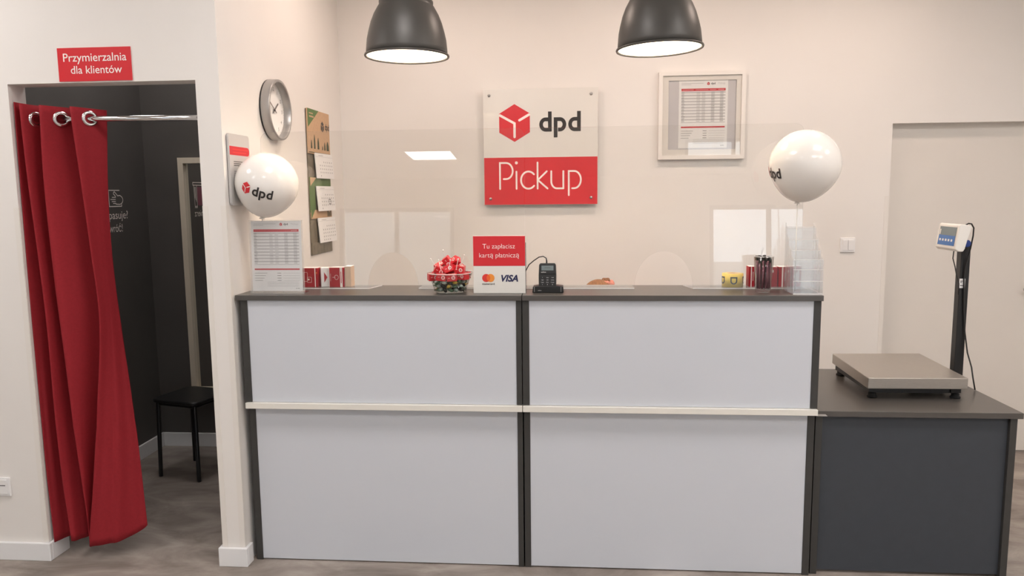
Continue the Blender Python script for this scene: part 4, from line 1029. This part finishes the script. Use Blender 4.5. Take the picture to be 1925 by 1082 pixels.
# hands: palm and five fingers each
for s, w0 in hands:
    w0 = Vector(w0); HV = [tuple(w0+Vector((0, .01, 0))), tuple(w0+Vector((-s*.012, -.045, -.004)))]; HE = [(0, 1)]; HR = [(.026, .017), (.036, .014)]
    for i, (ox, ln) in enumerate(((-.026, .062), (-.009, .074), (.009, .070), (.026, .055))):
        k = 1; base = Vector(HV[1])
        for st, dz in ((.022, .0), (.022+ln*.5, .004), (.022+ln, -.012)):
            HV.append(tuple(base+Vector((ox*(1+st*2), -st, dz)))); HR.append(.0085 if st < .06 else .0078); HE.append((k, len(HV)-1)); k = len(HV)-1
    k = 0
    for q in ((-s*.030, -.018, -.002), (-s*.046, -.040, -.004), (-s*.050, -.062, -.010)):
        HV.append(tuple(w0+Vector(q))); HR.append(.0095); HE.append((k, len(HV)-1)); k = len(HV)-1
    skin_body('hand', HV, HE, HR, 'skin', body, 0, 2)
# clothes
V2 = V; 
SV = [V[i] for i in range(5)]; SE = [(0,1),(1,2),(2,3),(3,4)]; SR = [(.165,.135),(.15,.12),(.163,.123),(.142,.112),(.066,.066)]
for s in (-1, 1):
    k = 3
    for p, r in (((s*.16, -.20, .90), .075), ((s*.22, -.28, .80), .063), ((s*.235, -.36, .775), .054)):
        SV.append(p); SR.append(r); SE.append((k, len(SV)-1)); k = len(SV)-1
skin_body('shirt', SV, SE, SR, 'shirt', P)
TV = [(0, 0, .53), (0, -.01, .58)]; TE = [(0, 1)]; TR = [(.165, .135), (.165, .13)]
for s in (-1, 1):
    k = 0
    for p, r in (((s*.10, -.05, .51), .105), ((s*.13, -.26, .515), .095), ((s*.135, -.40, .50), .078), ((s*.13, -.42, .28), .068), ((s*.13, -.41, .11), .058)):
        TV.append(p); TR.append(r); TE.append((k, len(TV)-1)); k = len(TV)-1
skin_body('trousers', TV, TE, TR, 'trousers', P)
for s in (-1, 1):
    b = MB(); b.ball((s*.132, -.475, .042), (.046, .115, .042), 'black', 20, 12); b.build('shoe', P, local=True)
# head bent down: face towards -y and floor
hc = Vector((.008, -.385, 1.022)); RH = Euler((math.radians(48), 0, math.radians(4))).to_matrix()
def hp(p): return hc+RH @ Vector(p)
b = MB(); b.ball(hc, (.076, .092, .108), 'skin', 32, 20, rot=RH); b.ball(hp((0, -.035, -.055)), (.052, .055, .055), 'skin', 24, 14, rot=RH)
b.tube([hp((0, .015, -.08)), (0, -.30, .985)], [.05, .052], 'skin', 16)
hd = b.build('head', P, local=True, weld=False)
b = MB(); b.tube([hp((0, -.088, .010)), hp((0, -.100, -.012)), hp((0, -.110, -.030)), hp((0, -.094, -.038))], [.007, .010, .014, .008], 'skin', 12); b.build('nose', hd, local=True)
for s in (-1, 1):
    MB().ball(hp((s*.030, -.080, .006)), (.012, .009, .008), 'eye', 14, 8, rot=RH).build('eye', hd, local=True)
    MB().ball(hp((s*.076, .006, -.012)), (.008, .018, .030), 'skin', 14, 10, rot=RH).build('ear', hd, local=True)
MB().ball(hp((0, -.086, -.060)), (.022, .008, .007), 'lip', 14, 8, rot=RH).build('mouth', hd, local=True)
# hair: cap of strands and a knot with a pink tie
b = MB(); b.ball(hp((0, .014, .014)), (.090, .092, .108), 'hair', 40, 24, rot=RH)
for i in range(46):
    a = math.radians(-78+156*i/45); rr = .086
    st = hp((rr*math.sin(a), -.062+.02*abs(math.sin(a)), .045+.03*math.cos(a)))
    mid_ = hp((.088*math.sin(a), .012, .020+.104*math.cos(a)*.96)); en = hp((.03*math.sin(a)+.012, .066, .098))
    b.tube(cat([st, mid_, en], 5), [.0045]*10+[.003], 'hair', 6)
for i in range(16):
    a = random.uniform(-1.2, 1.2); q0 = hp((.09*math.sin(a), -.01, .02+.104*math.cos(a))); b.tube(cat([q0, q0+Vector((random.uniform(-.02, .02), -.01, .012)), q0+Vector((random.uniform(-.05, .05), -.015, .010))], 4), [.0016]*8+[.0006], 'hair', 5)
hr = b.build('hair', P, local=True, weld=False)
bc = Vector((.046, -.395, 1.121))
b = MB()
for i in range(9):
    a = 2*math.pi*i/9; b.tube([bc+Vector((.018*math.cos(a+q*.5)*(1-.08*q), .018*math.sin(a+q*.5), -.012+.008*q)) for q in range(5)], .009, 'hair', 8)
b.build('hair_knot', hr, local=True, weld=False)
b = MB()
for i in range(14):
    a = 2*math.pi*i/14; ctr = bc+Vector((.033*math.cos(a), .030*math.sin(a), -.004+.004*math.sin(3*a)))
    b.ball(ctr, (.013, .011, .016), 'scrunchie', 12, 8)
b.build('hair_tie', hr, local=True, weld=False)
# her chair
t = T('office_chair', 'dark office chair hidden behind the counter under the seated person', 'chair', (px, py+.04, 0))
b = MB(); b.box((px-.23, py-.20, .345), (px+.23, py+.25, .388), 'black'); b.build('seat', t, bevel=.02, bseg=3)
b = MB(); b.box((px-.20, py+.19, .50), (px+.20, py+.215, .80), 'black'); b.build('backrest', t, bevel=.01, bseg=3)
b = MB(); b.tube([(px, py+.18, .35), (px, py+.235, .45), (px, py+.228, .60)], .016, 'black_metal', 10); b.build('back_support', t)
b = MB(); b.tube([(px, py+.04, .08), (px, py+.04, .346)], .025, 'chrome', 16); b.build('gas_column', t)
for k in range(5):
    a = 2*math.pi*k/5+.3; ex, ey = px+.22*math.cos(a), py+.04+.22*math.sin(a)
    ey = min(ey, YB-.04)
    lg = MB().tube([(px, py+.04, .10), (ex, ey, .06)], [.022, .015], 'black', 10).build('leg', t)
    MB().lathe([(.0, -.012), (.025, -.012), (.025, .012), (.0, .012)], (ex, ey, .027), 'black_matte', axis=(math.sin(a), -math.cos(a), 0), seg=16).build('castor', lg)
